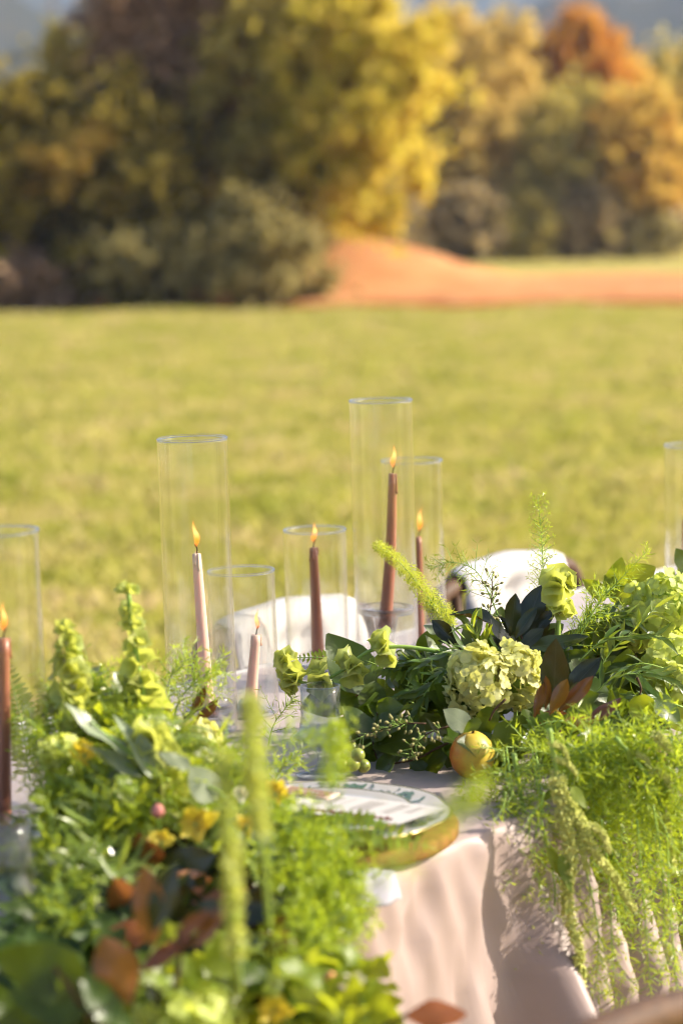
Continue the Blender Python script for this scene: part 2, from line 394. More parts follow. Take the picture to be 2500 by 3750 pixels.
# wooded hills
def hill_mat(name, a, b, sc_):
    m, nt = newmat(name)
    tc = nd(nt, 'TexCoord'); n1 = nd(nt, 'TexNoise', {'Vector': tc.outputs['Object'], 'Scale': sc_, 'Detail': 8.0, 'Roughness': .7})
    c = mixc(nt, ramp(nt, n1.outputs[0], [(.35, 0.0), (.65, 1.0)]), a, b)
    bp = nd(nt, 'Bump', {'Strength': 1.0, 'Distance': 6.0, 'Height': n1.outputs[0]})
    out(nt, nd(nt, 'BsdfPrincipled', {'Base Color': c, 'Roughness': 1.0, 'Specular IOR Level': 0, 'Normal': bp.outputs[0]}).outputs[0]); return m
def ridge1(x, y):
    k = max(0, 1 - abs(y - 620) / 190.0); k = k * k * (3 - 2 * k)
    h = 34 + 30 * (1 / (1 + math.exp(-(x - 45) / 16.0))) + 26 / (1 + math.exp((x + 55) / 14.0)) + 3 * math.sin(x * .05) + 2.2 * math.sin(x * .13 + 1)
    return h * k - 2
def ridge2(x, y):
    k = max(0, 1 - abs(y - 1120) / 220.0); k = k * k * (3 - 2 * k)
    h = 128 + 10 * math.sin(x * .012 + .5) + 5 * math.sin(x * .04)
    return h * k - 3
structure(sheet('wooded_hill', -420, 420, 430, 810, 90, 24, ridge1, hill_mat('hill_forest', (0.03, 0.045, 0.03), (0.10, 0.085, 0.045), .12)))
structure(sheet('far_mountain', -900, 900, 900, 1340, 90, 20, ridge2, hill_mat('mountain_forest', (0.05, 0.07, 0.06), (0.10, 0.10, 0.07), .05)))

# ------------------------------------------------------------------ trees
def crown_mat(name, stops, tr):
    m, nt = newmat(name)
    geo = nd(nt, 'NewGeometry'); tc = nd(nt, 'TexCoord')
    n1 = nd(nt, 'TexNoise', {'Vector': tc.outputs['Object'], 'Scale': 1.3, 'Detail': 3.0})
    f = math_(nt, 'ADD', math_(nt, 'MULTIPLY', geo.outputs['Random Per Island'], .4), math_(nt, 'MULTIPLY', n1.outputs[0], .6))
    c = ramp(nt, f, stops)
    di = nd(nt, 'BsdfDiffuse', {'Color': c}); tl = nd(nt, 'BsdfTranslucent', {'Color': mixc(nt, .3, c, tr)})
    out(nt, nd(nt, 'MixShader', {0: .5, 1: di.outputs[0], 2: tl.outputs[0]}).outputs[0]); return m
CM = {
 'yellow': crown_mat('crown_yellow', [(.25, (0.36, 0.31, 0.04)), (.45, (0.60, 0.50, 0.07)), (.75, (0.76, 0.57, 0.12))], (0.85, 0.68, 0.08)),
 'olive': crown_mat('crown_olive', [(.25, (0.28, 0.24, 0.07)), (.5, (0.50, 0.41, 0.11)), (.75, (0.66, 0.53, 0.14))], (0.7, 0.57, 0.11)),
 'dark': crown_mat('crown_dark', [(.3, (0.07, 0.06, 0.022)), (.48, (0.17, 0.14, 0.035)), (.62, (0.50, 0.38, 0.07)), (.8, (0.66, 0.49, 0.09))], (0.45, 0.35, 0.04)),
 'brown': crown_mat('crown_brown', [(.25, (0.15, 0.10, 0.07)), (.5, (0.34, 0.23, 0.16)), (.75, (0.56, 0.37, 0.22))], (0.5, 0.33, 0.17)),
 'tan': crown_mat('crown_tan', [(.25, (0.44, 0.33, 0.10)), (.5, (0.66, 0.49, 0.15)), (.75, (0.76, 0.54, 0.17))], (0.8, 0.6, 0.14)),
 'gold': crown_mat('crown_gold', [(.25, (0.42, 0.30, 0.07)), (.5, (0.66, 0.45, 0.09)), (.75, (0.76, 0.47, 0.12))], (0.8, 0.55, 0.1)),
 'orange': crown_mat('crown_orange', [(.25, (0.42, 0.22, 0.04)), (.5, (0.62, 0.30, 0.05)), (.75, (0.68, 0.32, 0.06))], (0.75, 0.36, 0.05)),
 'grey': crown_mat('crown_grey', [(.25, (0.21, 0.18, 0.08)), (.5, (0.38, 0.32, 0.13)), (.75, (0.56, 0.46, 0.18))], (0.55, 0.45, 0.14)),
 'bare': crown_mat('crown_bare', [(.25, (0.28, 0.21, 0.11)), (.5, (0.47, 0.36, 0.19)), (.75, (0.60, 0.46, 0.23))], (0.55, 0.43, 0.2)),
}
def tree(name, label, px, ptop, pbot, d, halfw_px, mat, n=9000, leaf=.075, clumps=60, group=None, low=0.0, seed=0, trunk=True, cat='tree', tpx=0):
    """px: middle; ptop, pbot: rows of the crown's top and bottom; stands on the ground at depth d"""
    rs = np.random.RandomState(seed + 17)
    base = W(px, 1100, d); base.z = 0.0 if d < 36 or d > 52 else max(0, bank_z(base.x, d) - .03)
    top = W(px, ptop, d).z; bot = max(W(px, pbot, d).z, base.z + .02)
    t = thing(name, label, cat, base, group)
    n = int(n * .6); clumps = int(clumps * 3); leaf = leaf * 1.75
    rx = S(halfw_px, d); cz = (top + bot) / 2; rz = (top - bot) / 2
    cen = []
    while len(cen) < clumps:
        p = rs.rand(3) * 2 - 1; r = np.linalg.norm(p)
        if r > 1 or r < .25: continue
        k = (1.0 - .35 * max(0, p[2]) ** 2) * (1 + .28 * math.sin(p[2] * 7 + seed * 1.7 + 2 * p[0]) * math.cos(p[1] * 5 + seed)); p = p * (1 + .16 * math.sin(5 * p[0] + seed) * math.sin(6 * p[2] + seed * 2.3))
        cen.append((base.x + p[0] * rx * k, base.y + p[1] * rx * .8, cz + p[2] * rz))
    cen = np.array(cen); cs = (0.07 + .15 * rs.rand(clumps)) * min(rx, rz)
    idx = rs.randint(0, clumps, n)
    dirs = rs.randn(n, 3); dirs /= np.linalg.norm(dirs, axis=1)[:, None]
    pos = cen[idx] + dirs * (cs[idx] * rs.rand(n) ** .4)[:, None]
    loose = rs.rand(n) < .22; pos[loose] += rs.randn(int(loose.sum()), 3) * (.16 * rx)
    pos[:, 2] = np.maximum(pos[:, 2], base.z + .03)
    a = rs.randn(n, 3); a /= np.linalg.norm(a, axis=1)[:, None]
    b = np.cross(a, rs.randn(n, 3)); b /= np.linalg.norm(b, axis=1)[:, None]
    L = leaf * (.6 + .8 * rs.rand(n)); a *= L[:, None]; b *= (L * .6)[:, None]
    P = np.stack([pos - a, pos + b, pos + a, pos - b], 1)
    nquads('crown', P, CM[mat], t)
    if trunk:
        V, F = [], []
        lean = Vector((rs.randn() * .12 + S(tpx, d) * .5, 0, 0)); foot = base + Vector((S(tpx, d), 0, 0))
        pth = spline([foot + Vector((0, 0, -.05)), base.lerp(Vector((base.x, base.y, cz)), .6) + lean, Vector((base.x, base.y, top - rz * .35))], 8)
        r0 = .035 * (top - base.z) ** .8 + .02
        tube(pth, [r0 * (1 - .8 * i / 7) for i in range(8)], 8, V, F)
        for k in rs.choice(clumps, min(14, clumps), replace=False):
            e = Vector(cen[k]); s = pth[2 + int(rs.rand() * 4)]
            tube(spline([s, s.lerp(e, .5) + Vector((0, 0, .12)), e], 5), [r0 * .34, r0 * .26, r0 * .2, r0 * .13, r0 * .05], 5, V, F)
        part('trunk', V, F, MAT['bark'], t)
    return t
GL = 'trees and bushes on the left bank'; GR = 'trees in the far row'
tree('autumn_tree', 'bright yellow tree at the right end of the left clump, above the clay mound', 1300, -140, 830, 38.6, 330, 'yellow', 15000, .07, 75, GL, seed=1, tpx=-260)
tree('autumn_tree', 'yellow-olive tree just left of the brightest yellow tree', 988, -260, 1000, 39.6, 330, 'olive', 14000, .07, 76, GL, seed=2)
tree('bare_tree', 'tall brown thinning tree with dark trunk, highest of the left clump', 600, -420, 788, 40.0, 330, 'brown', 12000, .06, 76, GL, seed=3)
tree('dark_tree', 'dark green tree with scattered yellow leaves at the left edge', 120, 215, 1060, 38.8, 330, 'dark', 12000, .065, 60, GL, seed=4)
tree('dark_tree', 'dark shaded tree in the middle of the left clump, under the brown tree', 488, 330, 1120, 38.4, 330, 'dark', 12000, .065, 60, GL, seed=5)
tree('bush', 'grey-green bush at the foot of the left clump beside the clay mound', 960, 700, 1135, 37.4, 260, 'grey', 7000, .055, 45, GL, seed=6, cat='bush')
tree('bush', 'dusty olive bush low in front of the dark shaded tree', 600, 800, 1140, 37.6, 260, 'grey', 5000, .055, 40, GL, seed=7, cat='bush')
tree('bush', 'dark brown bush at the bottom left corner of the clump', 120, 930, 1140, 37.8, 260, 'brown', 3500, .055, 30, GL, seed=8, cat='bush')
tree('bush', 'dark bush between the left corner bush and the dusty olive bush', 376, 900, 1140, 37.9, 188, 'dark', 4500, .055, 30, GL, seed=28, cat='bush')
tree('autumn_tree', 'small yellow branchy tree standing out in front of the dark tree at left', 330, 420, 800, 37.9, 190, 'gold', 900, .09, 16, GL, seed=9)
tree('tan_tree', 'tan-yellow tree with rounded top, leftmost of the far row', 1740, 20, 850, 72, 260, 'tan', 14000, .11, 75, GR, seed=10)
tree('olive_tree', 'olive tree filling the gap behind the tan-yellow tree and the yellow tree', 1500, 110, 930, 76, 210, 'olive', 9000, .11, 55, GR, seed=11)
tree('orange_tree', 'orange-topped tree, tallest at the right of the far row', 2130, 35, 420, 76, 176, 'orange', 7000, .11, 45, GR, seed=12)
tree('olive_tree', 'brown-olive tree with dark trunk under the orange-topped tree', 2060, 276, 900, 72, 260, 'olive', 12000, .11, 65, GR, seed=13)
tree('gold_tree', 'golden tree at the right end of the far row', 2330, 300, 860, 71, 190, 'gold', 11000, .11, 60, GR, seed=14)
tree('olive_tree', 'pale green tree at the right edge behind the golden tree', 2500, 176, 700, 88, 230, 'olive', 8000, .12, 50, GR, seed=15)
for i, (px, tp, mt, lb) in enumerate(((1488, 700, 'bare', 'brown bush under the far row, next to the clay mound'), (1710, 680, 'bare', 'brown bush below the tan-yellow tree'),
                                  (1920, 700, 'olive', 'olive bush below the gap between tan-yellow and brown-olive trees'), (2150, 680, 'bare', 'brown bush at the foot of the brown-olive tree'),
                                  (2350, 760, 'grey', 'grey-green bush at the foot of the golden tree'))):
    tree('bush', lb, px, tp, 985, 69.5 + i * .3, 150, mt, 5000, .10, 40, 'bushes along the far row', seed=40 + i, cat='bush')

for px, tp, hw_, d, mt, lb, sd_ in ((330, 60, 300, 44, 'olive', 'olive tree rising behind the dark trees at left', 61), (760, -250, 320, 44, 'olive', 'olive tree behind the brown thinning tree', 62), (1140, -180, 300, 44, 'yellow', 'yellow tree behind the brightest one, a little left', 63)):
    tree('autumn_tree', lb, px, tp, 1080, d, hw_, mt, 14000, .075, 70, GL, seed=sd_)
for px, tp, hw_, mt, lb, sd_ in ((1590, 60, 250, 'tan', 'pale tan tree behind the leftmost of the far row', 64), (1930, 120, 250, 'tan', 'tan tree filling the middle of the far row', 65), (2240, 200, 230, 'gold', 'golden tree behind the orange-topped one', 66)):
    tree('autumn_tree', lb, px, tp, 940, 84, hw_, mt, 12000, .12, 60, GR, seed=sd_)

# a low house half hidden beyond the far row
def house():
    d = 95; c = W(2530, 700, d); b = thing('house', 'low brown house with pale pink roof at the right edge behind trees', 'house', (c.x, d, 0))
    wl = plain('house_wall', (0.20, 0.11, 0.08), .9, .1, .2); rf = plain('pale_roof', (0.55, 0.43, 0.42), .8, .2, .1)
    zt = W(2530, 790, d).z; zr = W(2530, 715, d).z; hx, hy = 1.9, 1.6
    o = Vector((c.x, d, 0)); X, Y, Z = Vector((1, 0, 0)), Vector((0, 1, 0)), Vector((0, 0, 1))
    V, F = box([], [], o + Z * (zt / 2), (X, Y, Z), (hx, hy, zt / 2)); part('wall', V, F, wl, b, smooth=False)
    V = [o + Vector((sx * (hx + .2), sy * (hy + .2), zt + .003)) for sx in (-1, 1) for sy in (-1, 1)] + [o + Vector((-hx - .2, 0, zr + .1)), o + Vector((hx + .2, 0, zr + .1))]
    part('roof', V, [(0, 2, 5, 4), (1, 4, 5, 3), (0, 4, 1), (2, 3, 5), (0, 1, 3, 2)], rf, b, smooth=False)
    for k in (-1, 1):
        V, F = box([], [], o + Vector((k * .8, -hy - .01, zt * .55)), (X, Y, Z), (.28, .02, .32)); wn = part('window', V, F, plain('window_pane', (.05, .06, .07), .1, .6), b, smooth=False)
house()

# the air
def haze():
    m, nt = newmat('haze_air')
    pv = nd(nt, 'VolumePrincipled', {'Color': (0.60, 0.72, 1.0, 1), 'Density': HAZE_DENSITY, 'Anisotropy': 0.2})
    out(nt, None, pv.outputs[0])
    V, F = box([], [], Vector((0, 0, 74)), (Vector((1, 0, 0)), Vector((0, 1, 0)), Vector((0, 0, 1))), (1450, 1450, 75))
    o = part('haze', V, F, m, None, smooth=False, kind='stuff'); o['label'] = 'thin blue autumn haze in the valley'; o['category'] = 'haze'
HAZE_DENSITY = 0.0004
haze()

# ================================================================== TABLE
X3, Y3, Z3 = Vector((1, 0, 0)), Vector((0, 1, 0)), Vector((0, 0, 1))
T0, T1, TW = -2.0, 2.6, 0.90
def table():
    b = thing('banquet_table', 'long banquet table hidden under the taupe cloth', 'table', T(.3, TW / 2, 0))
    V, F = box([], [], T((T0 + T1) / 2, TW / 2, TZ - .028), (U, N, Z3), ((T1 - T0) / 2 - .01, TW / 2 - .01, .02)); part('table_top', V, F, MAT['wood'], b, smooth=False)
    for t in (T0 + .15, T1 - .15):
        for n in (.12, TW - .12):
            V, F = tube([T(t, n, 0), T(t, n, TZ - .05)], .03, 10); part('leg', V, F, MAT['wood'], b)
table()
def cloth_mat():
    m, nt = newmat('taupe_satin')
    tc = nd(nt, 'TexCoord')
    n1 = nd(nt, 'TexNoise', {'Vector': tc.outputs['Object'], 'Scale': 7.0, 'Detail': 4.0}); n2 = nd(nt, 'TexNoise', {'Vector': tc.outputs['Object'], 'Scale': 420.0, 'Detail': 2.0})
    c = mixc(nt, n1.outputs[0], (0.33, 0.245, 0.22), (0.265, 0.195, 0.18))
    bp = nd(nt, 'Bump', {'Strength': .25, 'Distance': .01, 'Height': n1.outputs[0]})
    bp2 = nd(nt, 'Bump', {'Strength': .12, 'Distance': .001, 'Height': n2.outputs[0], 'Normal': bp.outputs[0]})
    pr = nd(nt, 'BsdfPrincipled', {'Base Color': c, 'Roughness': .48, 'Specular IOR Level': .35, 'Normal': bp2.outputs[0], 'Sheen Weight': .35, 'Sheen Roughness': .4})
    out(nt, pr.outputs[0]); return m
# folds of the near drop: (place along the edge, half width, depth, how soon below the edge it opens)
FOLDS = [(.045, .016, .030, .02), (.075, .026, .14, .08), (.12, .012, .05, .02), (.155, .016, .07, .03), (.205, .018, .08, .03), (.27, .02, .075, .03), (.33, .018, .08, .03), (.40, .02, .08, .03),
         (-.045, .02, .035, .06), (-.22, .05, .03, .15), (-.36, .03, .04, .1)]
k = .47
while k < T1: FOLDS.append((k, .02 + .008 * rnd.random(), .04 + .02 * rnd.random(), .05)); k += .065 + .03 * rnd.random()
k = -.46
while k > T0: FOLDS.append((k, .025 + .008 * rnd.random(), .04 + .02 * rnd.random(), .07)); k -= .09 + .04 * rnd.random()
def drop_off(t, h):
    tt = t + .16 * h; o = .008 + .03 * h
    o += min(1, h / .06) * (.006 * math.sin(tt * 47 + 3 * h) + .0045 * (1 - 2 * abs(math.sin((t + .5 * h) * 41 + 1.3))) + .0035 * (1 - 2 * abs(math.sin((t - .35 * h) * 63))) + .003 * math.sin(h * 38 + tt * 25))
    for t0, wd, dp, h0 in FOLDS:
        q = (tt - t0) / (wd * (1 + .9 * h))
        if abs(q) < 3:
            g = min(1, max(0, (h - h0 + .03) / .30)); g = g * g * (3 - 2 * g)
            o += dp * (.16 * min(1, h / .02) + g) * math.exp(-q * q)
    return o
def tablecloth():
    V, F = [], []
    ts = []; t = T0
    while t < T1 + 1e-6: ts.append(t); t += .006 if -.75 < t < .75 else .02
    hs = [0, .004, .012, .025, .045, .07, .1, .14, .18, .23, .29, .36, .44, .53, .63, .735]
    zt = TZ + .002
    rows = []
    far = [(.735 - h, 'f') for h in hs]
    prof = [('f', h) for h in reversed(hs)] + [('t', n) for n in (TW - .03, TW * .75, TW / 2, TW * .25, .1, .03)] + [('n', h) for h in hs]
    for kind, v in prof:
        for t in ts:
            if kind == 't': V.append(T(t, v, zt + .0008 * math.sin(t * 31 + v * 17)))
            elif kind == 'n': V.append(T(t, -drop_off(t, v) + .008 * math.exp(-v / .006), zt - v))
            else: V.append(T(t, TW + .01 + .02 * v + .02 * min(1, v / .3) * (1 + math.sin(t * 55 + 2 * math.sin(t * 9))), zt - v))
    n = len(ts)
    for j in range(len(prof) - 1):
        for i in range(n - 1):
            a = j * n + i; F.append((a, a + 1, a + n + 1, a + n))
    for side in (0, n - 1):      # end drops
        b = len(V); m = 10; e = -1 if side == 0 else 1
        tt = ts[side] + e * .012
        for j in range(m + 1):
            for i in range(8): V.append(T(tt + e * .02 * (j / m) * (1 + math.sin(i * 2.2)), -.01 + (TW + .02) * i / 7, zt - .001 - .73 * j / m))
        for j in range(m):
            for i in range(7): a = b + j * 8 + i; F.append((a, a + 1, a + 9, a + 8))
    o = part('tablecloth', V, F, cloth_mat())
    tag(o, 'taupe satin tablecloth falling in folds to the grass', 'tablecloth')
tablecloth()

# ------------------------------------------------------------------ chairs
def chair(name, label, cx, cn, face, crest=.80, panel=True, group='wooden chairs with white backs'):
    """stands at T(cx, cn); face=+1 looks towards +N"""
    o = T(cx, cn, 0); b = thing(name, label, 'chair', o, group)
    A = U; B = N * face
    def L(x, y, z): return o + A * x + B * y + Z3 * z
    hw = .245
    # bent frame
    pts = [L(-hw, -.20, .44), L(-hw - .005, -.225, .66), L(-hw + .002, -.245, crest - .075), L(-hw + .018, -.251, crest - .026), L(-hw + .06, -.253, crest - .005), L(0, -.262, crest + .012),
           L(hw - .06, -.253, crest - .005), L(hw - .018, -.251, crest - .026), L(hw - .002, -.245, crest - .075), L(hw + .005, -.225, .66), L(hw, -.20, .44)]
    V, F = tube(spline(pts, 60), .0185, 10); part('back_frame', V, F, MAT['wood'], b)
    for sx in (-1, 1):
        V, F = tube([L(sx * hw, -.20, .45), L(sx * (hw + .01), -.25, 0)], [.018, .014], 10); part('leg', V, F, MAT['wood'], b)
        V, F = tube([L(sx * (hw - .01), .20, .44), L(sx * hw, .22, 0)], [.018, .014], 10); part('leg', V, F, MAT['wood'], b)
        V, F = tube([L(sx * (hw - .065), -.215, .45), L(sx * (hw - .07), -.248, crest - .005)], .012, 8); part('spindle', V, F, MAT['wood'], b)
        V, F = tube([L(sx * hw, .21, .2), L(sx * hw, -.22, .2)], .009, 8); part('stretcher', V, F, MAT['wood'], b)
    V, F = box([], [], L(0, 0, .445), (A, B, Z3), (hw + .01, .215, .014)); s = part('seat', V, F, MAT['wood'], b, smooth=False)
    if not panel:
        for k in range(-2, 3):
            V, F = tube([L(k * .06, -.215, .45), L(k * .062, -.258, crest + .01 - .012 * abs(k))], .010, 8); part('spindle', V, F, MAT['wood'], b)
        return b
    # white canvas back, folded over the crest
    V, F = [], []; nx, ny = 14, 16; wv = .168
    for j in range(ny + 1):
        v = j / ny
        for i in range(nx + 1):
            u = i / nx * 2 - 1; x = u * wv
            zc = crest + .015 - .017 * (x / .185) ** 2 + .0015 * math.sin(u * 7.1 + cx * 9) + .021; yb = -.262 + .009 * (x / .185) ** 2
            sag = (.014 * math.sin(u * 5 + v * 3) + .011 * math.sin(u * 12 + v * 2.2 + cx * 5)) * min(1, v * 2.2) + .02 * (1 - u * u) * math.sin(min(1, v) * math.pi)
            if v < .16: ph = v / .16 * math.pi; y = yb - .026 * math.cos(ph); z = zc - .021 + .023 * math.sin(ph)
            else: f = (v - .16) / .84; y = yb + .026 + .035 * f - sag * min(1, f * 4); z = zc - .021 - (.155 if panel else .3) * f
            V.append(L(x, y, z))
    for j in range(ny):
        for i in range(nx): a = j * (nx + 1) + i; F.append((a, a + 1, a + nx + 2, a + nx + 1))
    for k in range(-3, 4):
        xs = k * .048; V2, F2 = box([], [], L(xs, -.226, (crest + .44) / 2 - .02), (A, (B + Z3 * .08).normalized(), Z3), (.015, .005, (crest - .44) / 2 - .03)); part('slat', V2, F2, MAT['pale_wood'], b, smooth=False)
    pn = part('back_panel', V, F, MAT['canvas'], b)
    md = pn.modifiers.new('thick', 'SOLIDIFY'); md.thickness = .004
    return b
fl = W(1080, 2170, 4.10); fr = W(1868, 2020, 4.62)
def tn(p): r = p - P0; return r.dot(U), r.dot(N)
t1, n1 = tn(Vector((fl.x, fl.y, 0))); t2, n2 = tn(Vector((fr.x, fr.y, 0)))
chair('wooden_chair', 'wooden chair with white canvas back behind the short vase with pink candle', t1 - .02, n1 - .25, -1)
chair('wooden_chair', 'wooden chair with white canvas back behind the magnolia leaves', t2 - .01, n2 - .25, -1)
nc = W(2190, 3700, 2.02); t3, n3 = tn(Vector((nc.x, nc.y, 0)))
chair('wooden_chair', 'wooden chair of which only the curved top shows at the bottom right', t3 - .07, n3 + .25, 1, crest=.785, panel=False)

# ------------------------------------------------------------------ glass vases, candles, holders
def vase(label, px, prim, d, wpx, lean=0.9):
    top = W(px, prim, d); r = S(wpx, d) / 2
    h = top.z - TZ - .004
    base = Vector((top.x + math.tan(R(lean)) * h, d, TZ + .003))
    prof = [(r - .004, .0), (r, .004), (r, h * .35), (r, h * .7), (r, h - .004), (r + .0006, h - .0012), (r - .0006, h + .0006), (r - .0022, h - .0006), (r - .0026, h - .005), (r - .0026, h * .6), (r - .0026, .010), (r - .008, .007), (0.0001, .007)]
    V, F = lathe([(0.0001, 0)] + prof, 72)
    M_ = Matrix.Translation(base) @ Matrix.Rotation(R(-lean), 4, 'Y')
    m = me('glass_vase', V, F, MAT['vase_glass']); o = inst('glass_vase', m, None, M_)
    tag(o, label, 'vase', 'tall clear glass cylinders round the candles')
    V, F = [], []     # fire-polished rim
    tube([Vector((math.cos(a) * (r - .001), math.sin(a) * (r - .001), h + .0012)) for a in [2 * math.pi * i / 64 for i in range(65)]], .0019, 8, V, F, cap=False)
    inst('rim', me('rim', V, F, MAT['thick_glass']), o, M_)
    return base, r, h
def candle(label, ptop, pbot, d, rtop, rbot, mat, zbot=None, flame=(0, 90), bow=0.0, drips=3):
    a = W(ptop[0], ptop[1], d); b = W(pbot[0], pbot[1], d)
    if zbot is not None:
        k = (a.z - zbot) / (a.z - b.z); b = a + (b - a) * k
    t = thing('taper_candle', label, 'candle', b, 'taper candles')
    mid = a.lerp(b, .5) + Vector((bow, 0, 0))
    pth = spline([b, mid, a], 14)
    rad = [rbot + (rtop - rbot) * (i / 13) ** .9 for i in range(14)]; rad[-1] *= .93
    V, F = tube(pth, rad, 18)
    ax = (a - mid).normalized()
    top = a + ax * .0006
    for k in range(drips):
        an = rnd.random() * 6.28; L = rnd.uniform(.01, .035)
        q = [a + Vector((math.cos(an) * rtop * (1 + .02 * j), math.sin(an) * rtop * (1 + .02 * j), -L * j / 4 + .001)) for j in range(5)]
        tube(q, [.0012, .0014, .0013, .0016, .0022], 6, V, F)
    part('wax', V, F, mat, t)
    wl = .013
    wp = [top, top + Vector((.001, 0, wl * .5)), top + Vector((.0035 if flame[0] >= 0 else -.002, 0, wl))]
    V, F = tube(spline(wp, 6), .0011, 6); part('wick', V, F, MAT['wick'], t)
    px_ph = rnd.random() * 6; fh = S(flame[1], d) * rnd.uniform(.9, 1.1); fb = top + Vector((.001, 0, wl * .55)); V, F = [], []
    fr_ = [k_ * rnd.uniform(.62, .85) if 0 < i_ < 8 else k_ for i_, k_ in enumerate([0.0002, .0034, .0046, .0050, .0044, .0033, .0021, .0011, .0002])]
    fp = [fb + Vector((S(flame[0], d) * (j / 8) ** 1.6 + .0012 * math.sin(j * 1.1 + px_ph), 0, fh * j / 8)) for j in range(9)]
    tube(fp, fr_, 12, V, F, cap=False); part('flame', V, F, MAT['flame'], t)
def holder(label, px, py_dish, d, rdish, lean=0.0):
    c = W(px, py_dish, d); h = c.z - TZ - .002
    base = Vector((c.x, d, TZ + .004))
    rs = .012; cup = .019
    prof = [(.0001, 0), (rdish * .78, 0), (rdish * .8, .004), (rdish * .5, .010), (rs, .02)]
    if h > .08: prof += [(rs * .9, h * .35), (rs * 1.4, h * .45), (rs, h * .55)]
    prof += [(cup * .8, h - .038) if h > .07 else (cup * .8, h * .6), (cup * 1.05, h - .012), (cup * 1.5, h - .008), (rdish * .95, h - .006), (rdish, h - .003), (rdish, h + .004), (rdish * .95, h + .005), (rdish * .90, h - .001), (cup * 1.1, h - .001), (cup * .8, h - .006), (.013, max(h - .03, h * .55)), (.0001, max(h - .03, h * .55))]
    V, F = lathe(prof, 48); o = inst('candle_holder', me('candle_holder', V, F, MAT['thick_glass']), None, Matrix.Translation(base))
    tag(o, label, 'candle holder', 'clear glass candle holders')
    return TZ + .004 + max(h - .03, h * .55) + .001
vase('tall clear glass cylinder around the tall pink candle, left of the short vase', 704, 1606, 3.40, 260, 1.0)
vase('short clear glass cylinder around the short pink candle', 882, 2090, 3.52, 250, 1.1)
vase('middle-height glass cylinder around the brown candle with wax drips', 1152, 1940, 3.78, 233, .6)
vase('tallest clear glass cylinder around the bent brown candle in a footed holder', 1393, 1466, 3.74, 233, .9)
vase('glass cylinder around the thin brown candle, behind the tallest cylinder', 1506, 1686, 3.98, 228, .8)
vase('blurred clear glass cylinder cut by the left edge of the picture', -8, 1944, 2.82, 306, .6)
vase('clear glass cylinder cut by the right edge of the picture', 2546, 1630, 4.30, 232, .6)
PW, BW = MAT['pink_wax'], MAT['brown_wax']
z1 = holder('clear glass candle holder under the tall pink candle', 768, 2588, 3.40, .0385)
candle('tall pink taper candle in the left tall glass cylinder', (720, 2028), (762, 2600), 3.40, .0065, .0105, PW, z1, (-14, 118))
z2 = holder('low glass candle holder under the short pink candle', 912, 2662, 3.52, .036)
candle('short pink taper candle with drips in the short glass cylinder', (938, 2326), (910, 2660), 3.52, .0068, .0105, PW, z2, (2, 78), drips=5)
z3 = holder('glass candle holder under the brown candle with wax drips', 1166, 2440, 3.78, .036)
candle('brown taper candle with wax drips in the middle-height cylinder', (1147, 2006), (1166, 2440), 3.78, .0068, .011, BW, z3, (6, 76), drips=4)
z4 = holder('footed glass candle holder with wide dish in the tallest cylinder', 1411, 2236, 3.74, .0445)
candle('bent brown taper candle high in the tallest cylinder', (1437, 1735), (1411, 2250), 3.74, .0066, .0108, BW, z4, (6, 88), bow=.003, drips=1)
z5 = holder('glass candle holder under the thin brown candle', 1540, 2395, 3.98, .036)
candle('thin brown taper candle in the cylinder behind the tallest one', (1532, 1966), (1540, 2395), 3.98, .0052, .0078, BW, z5, (10, 95), drips=1)
z6 = holder('glittering blurred glass holder at the left edge', 12, 3015, 2.82, .040)
candle('blurred brown taper candle at the left edge of the picture', (14, 2338), (10, 3020), 2.82, .0072, .0115, BW, z6, (0, 118), drips=2)
z7 = holder('glass candle holder in the cylinder at the right edge', 2512, 2290, 4.30, .036)
candle('brown taper candle in the cylinder at the right edge', (2510, 1905), (2512, 2290), 4.30, .0066, .0105, BW, z7, (0, 74), drips=1)

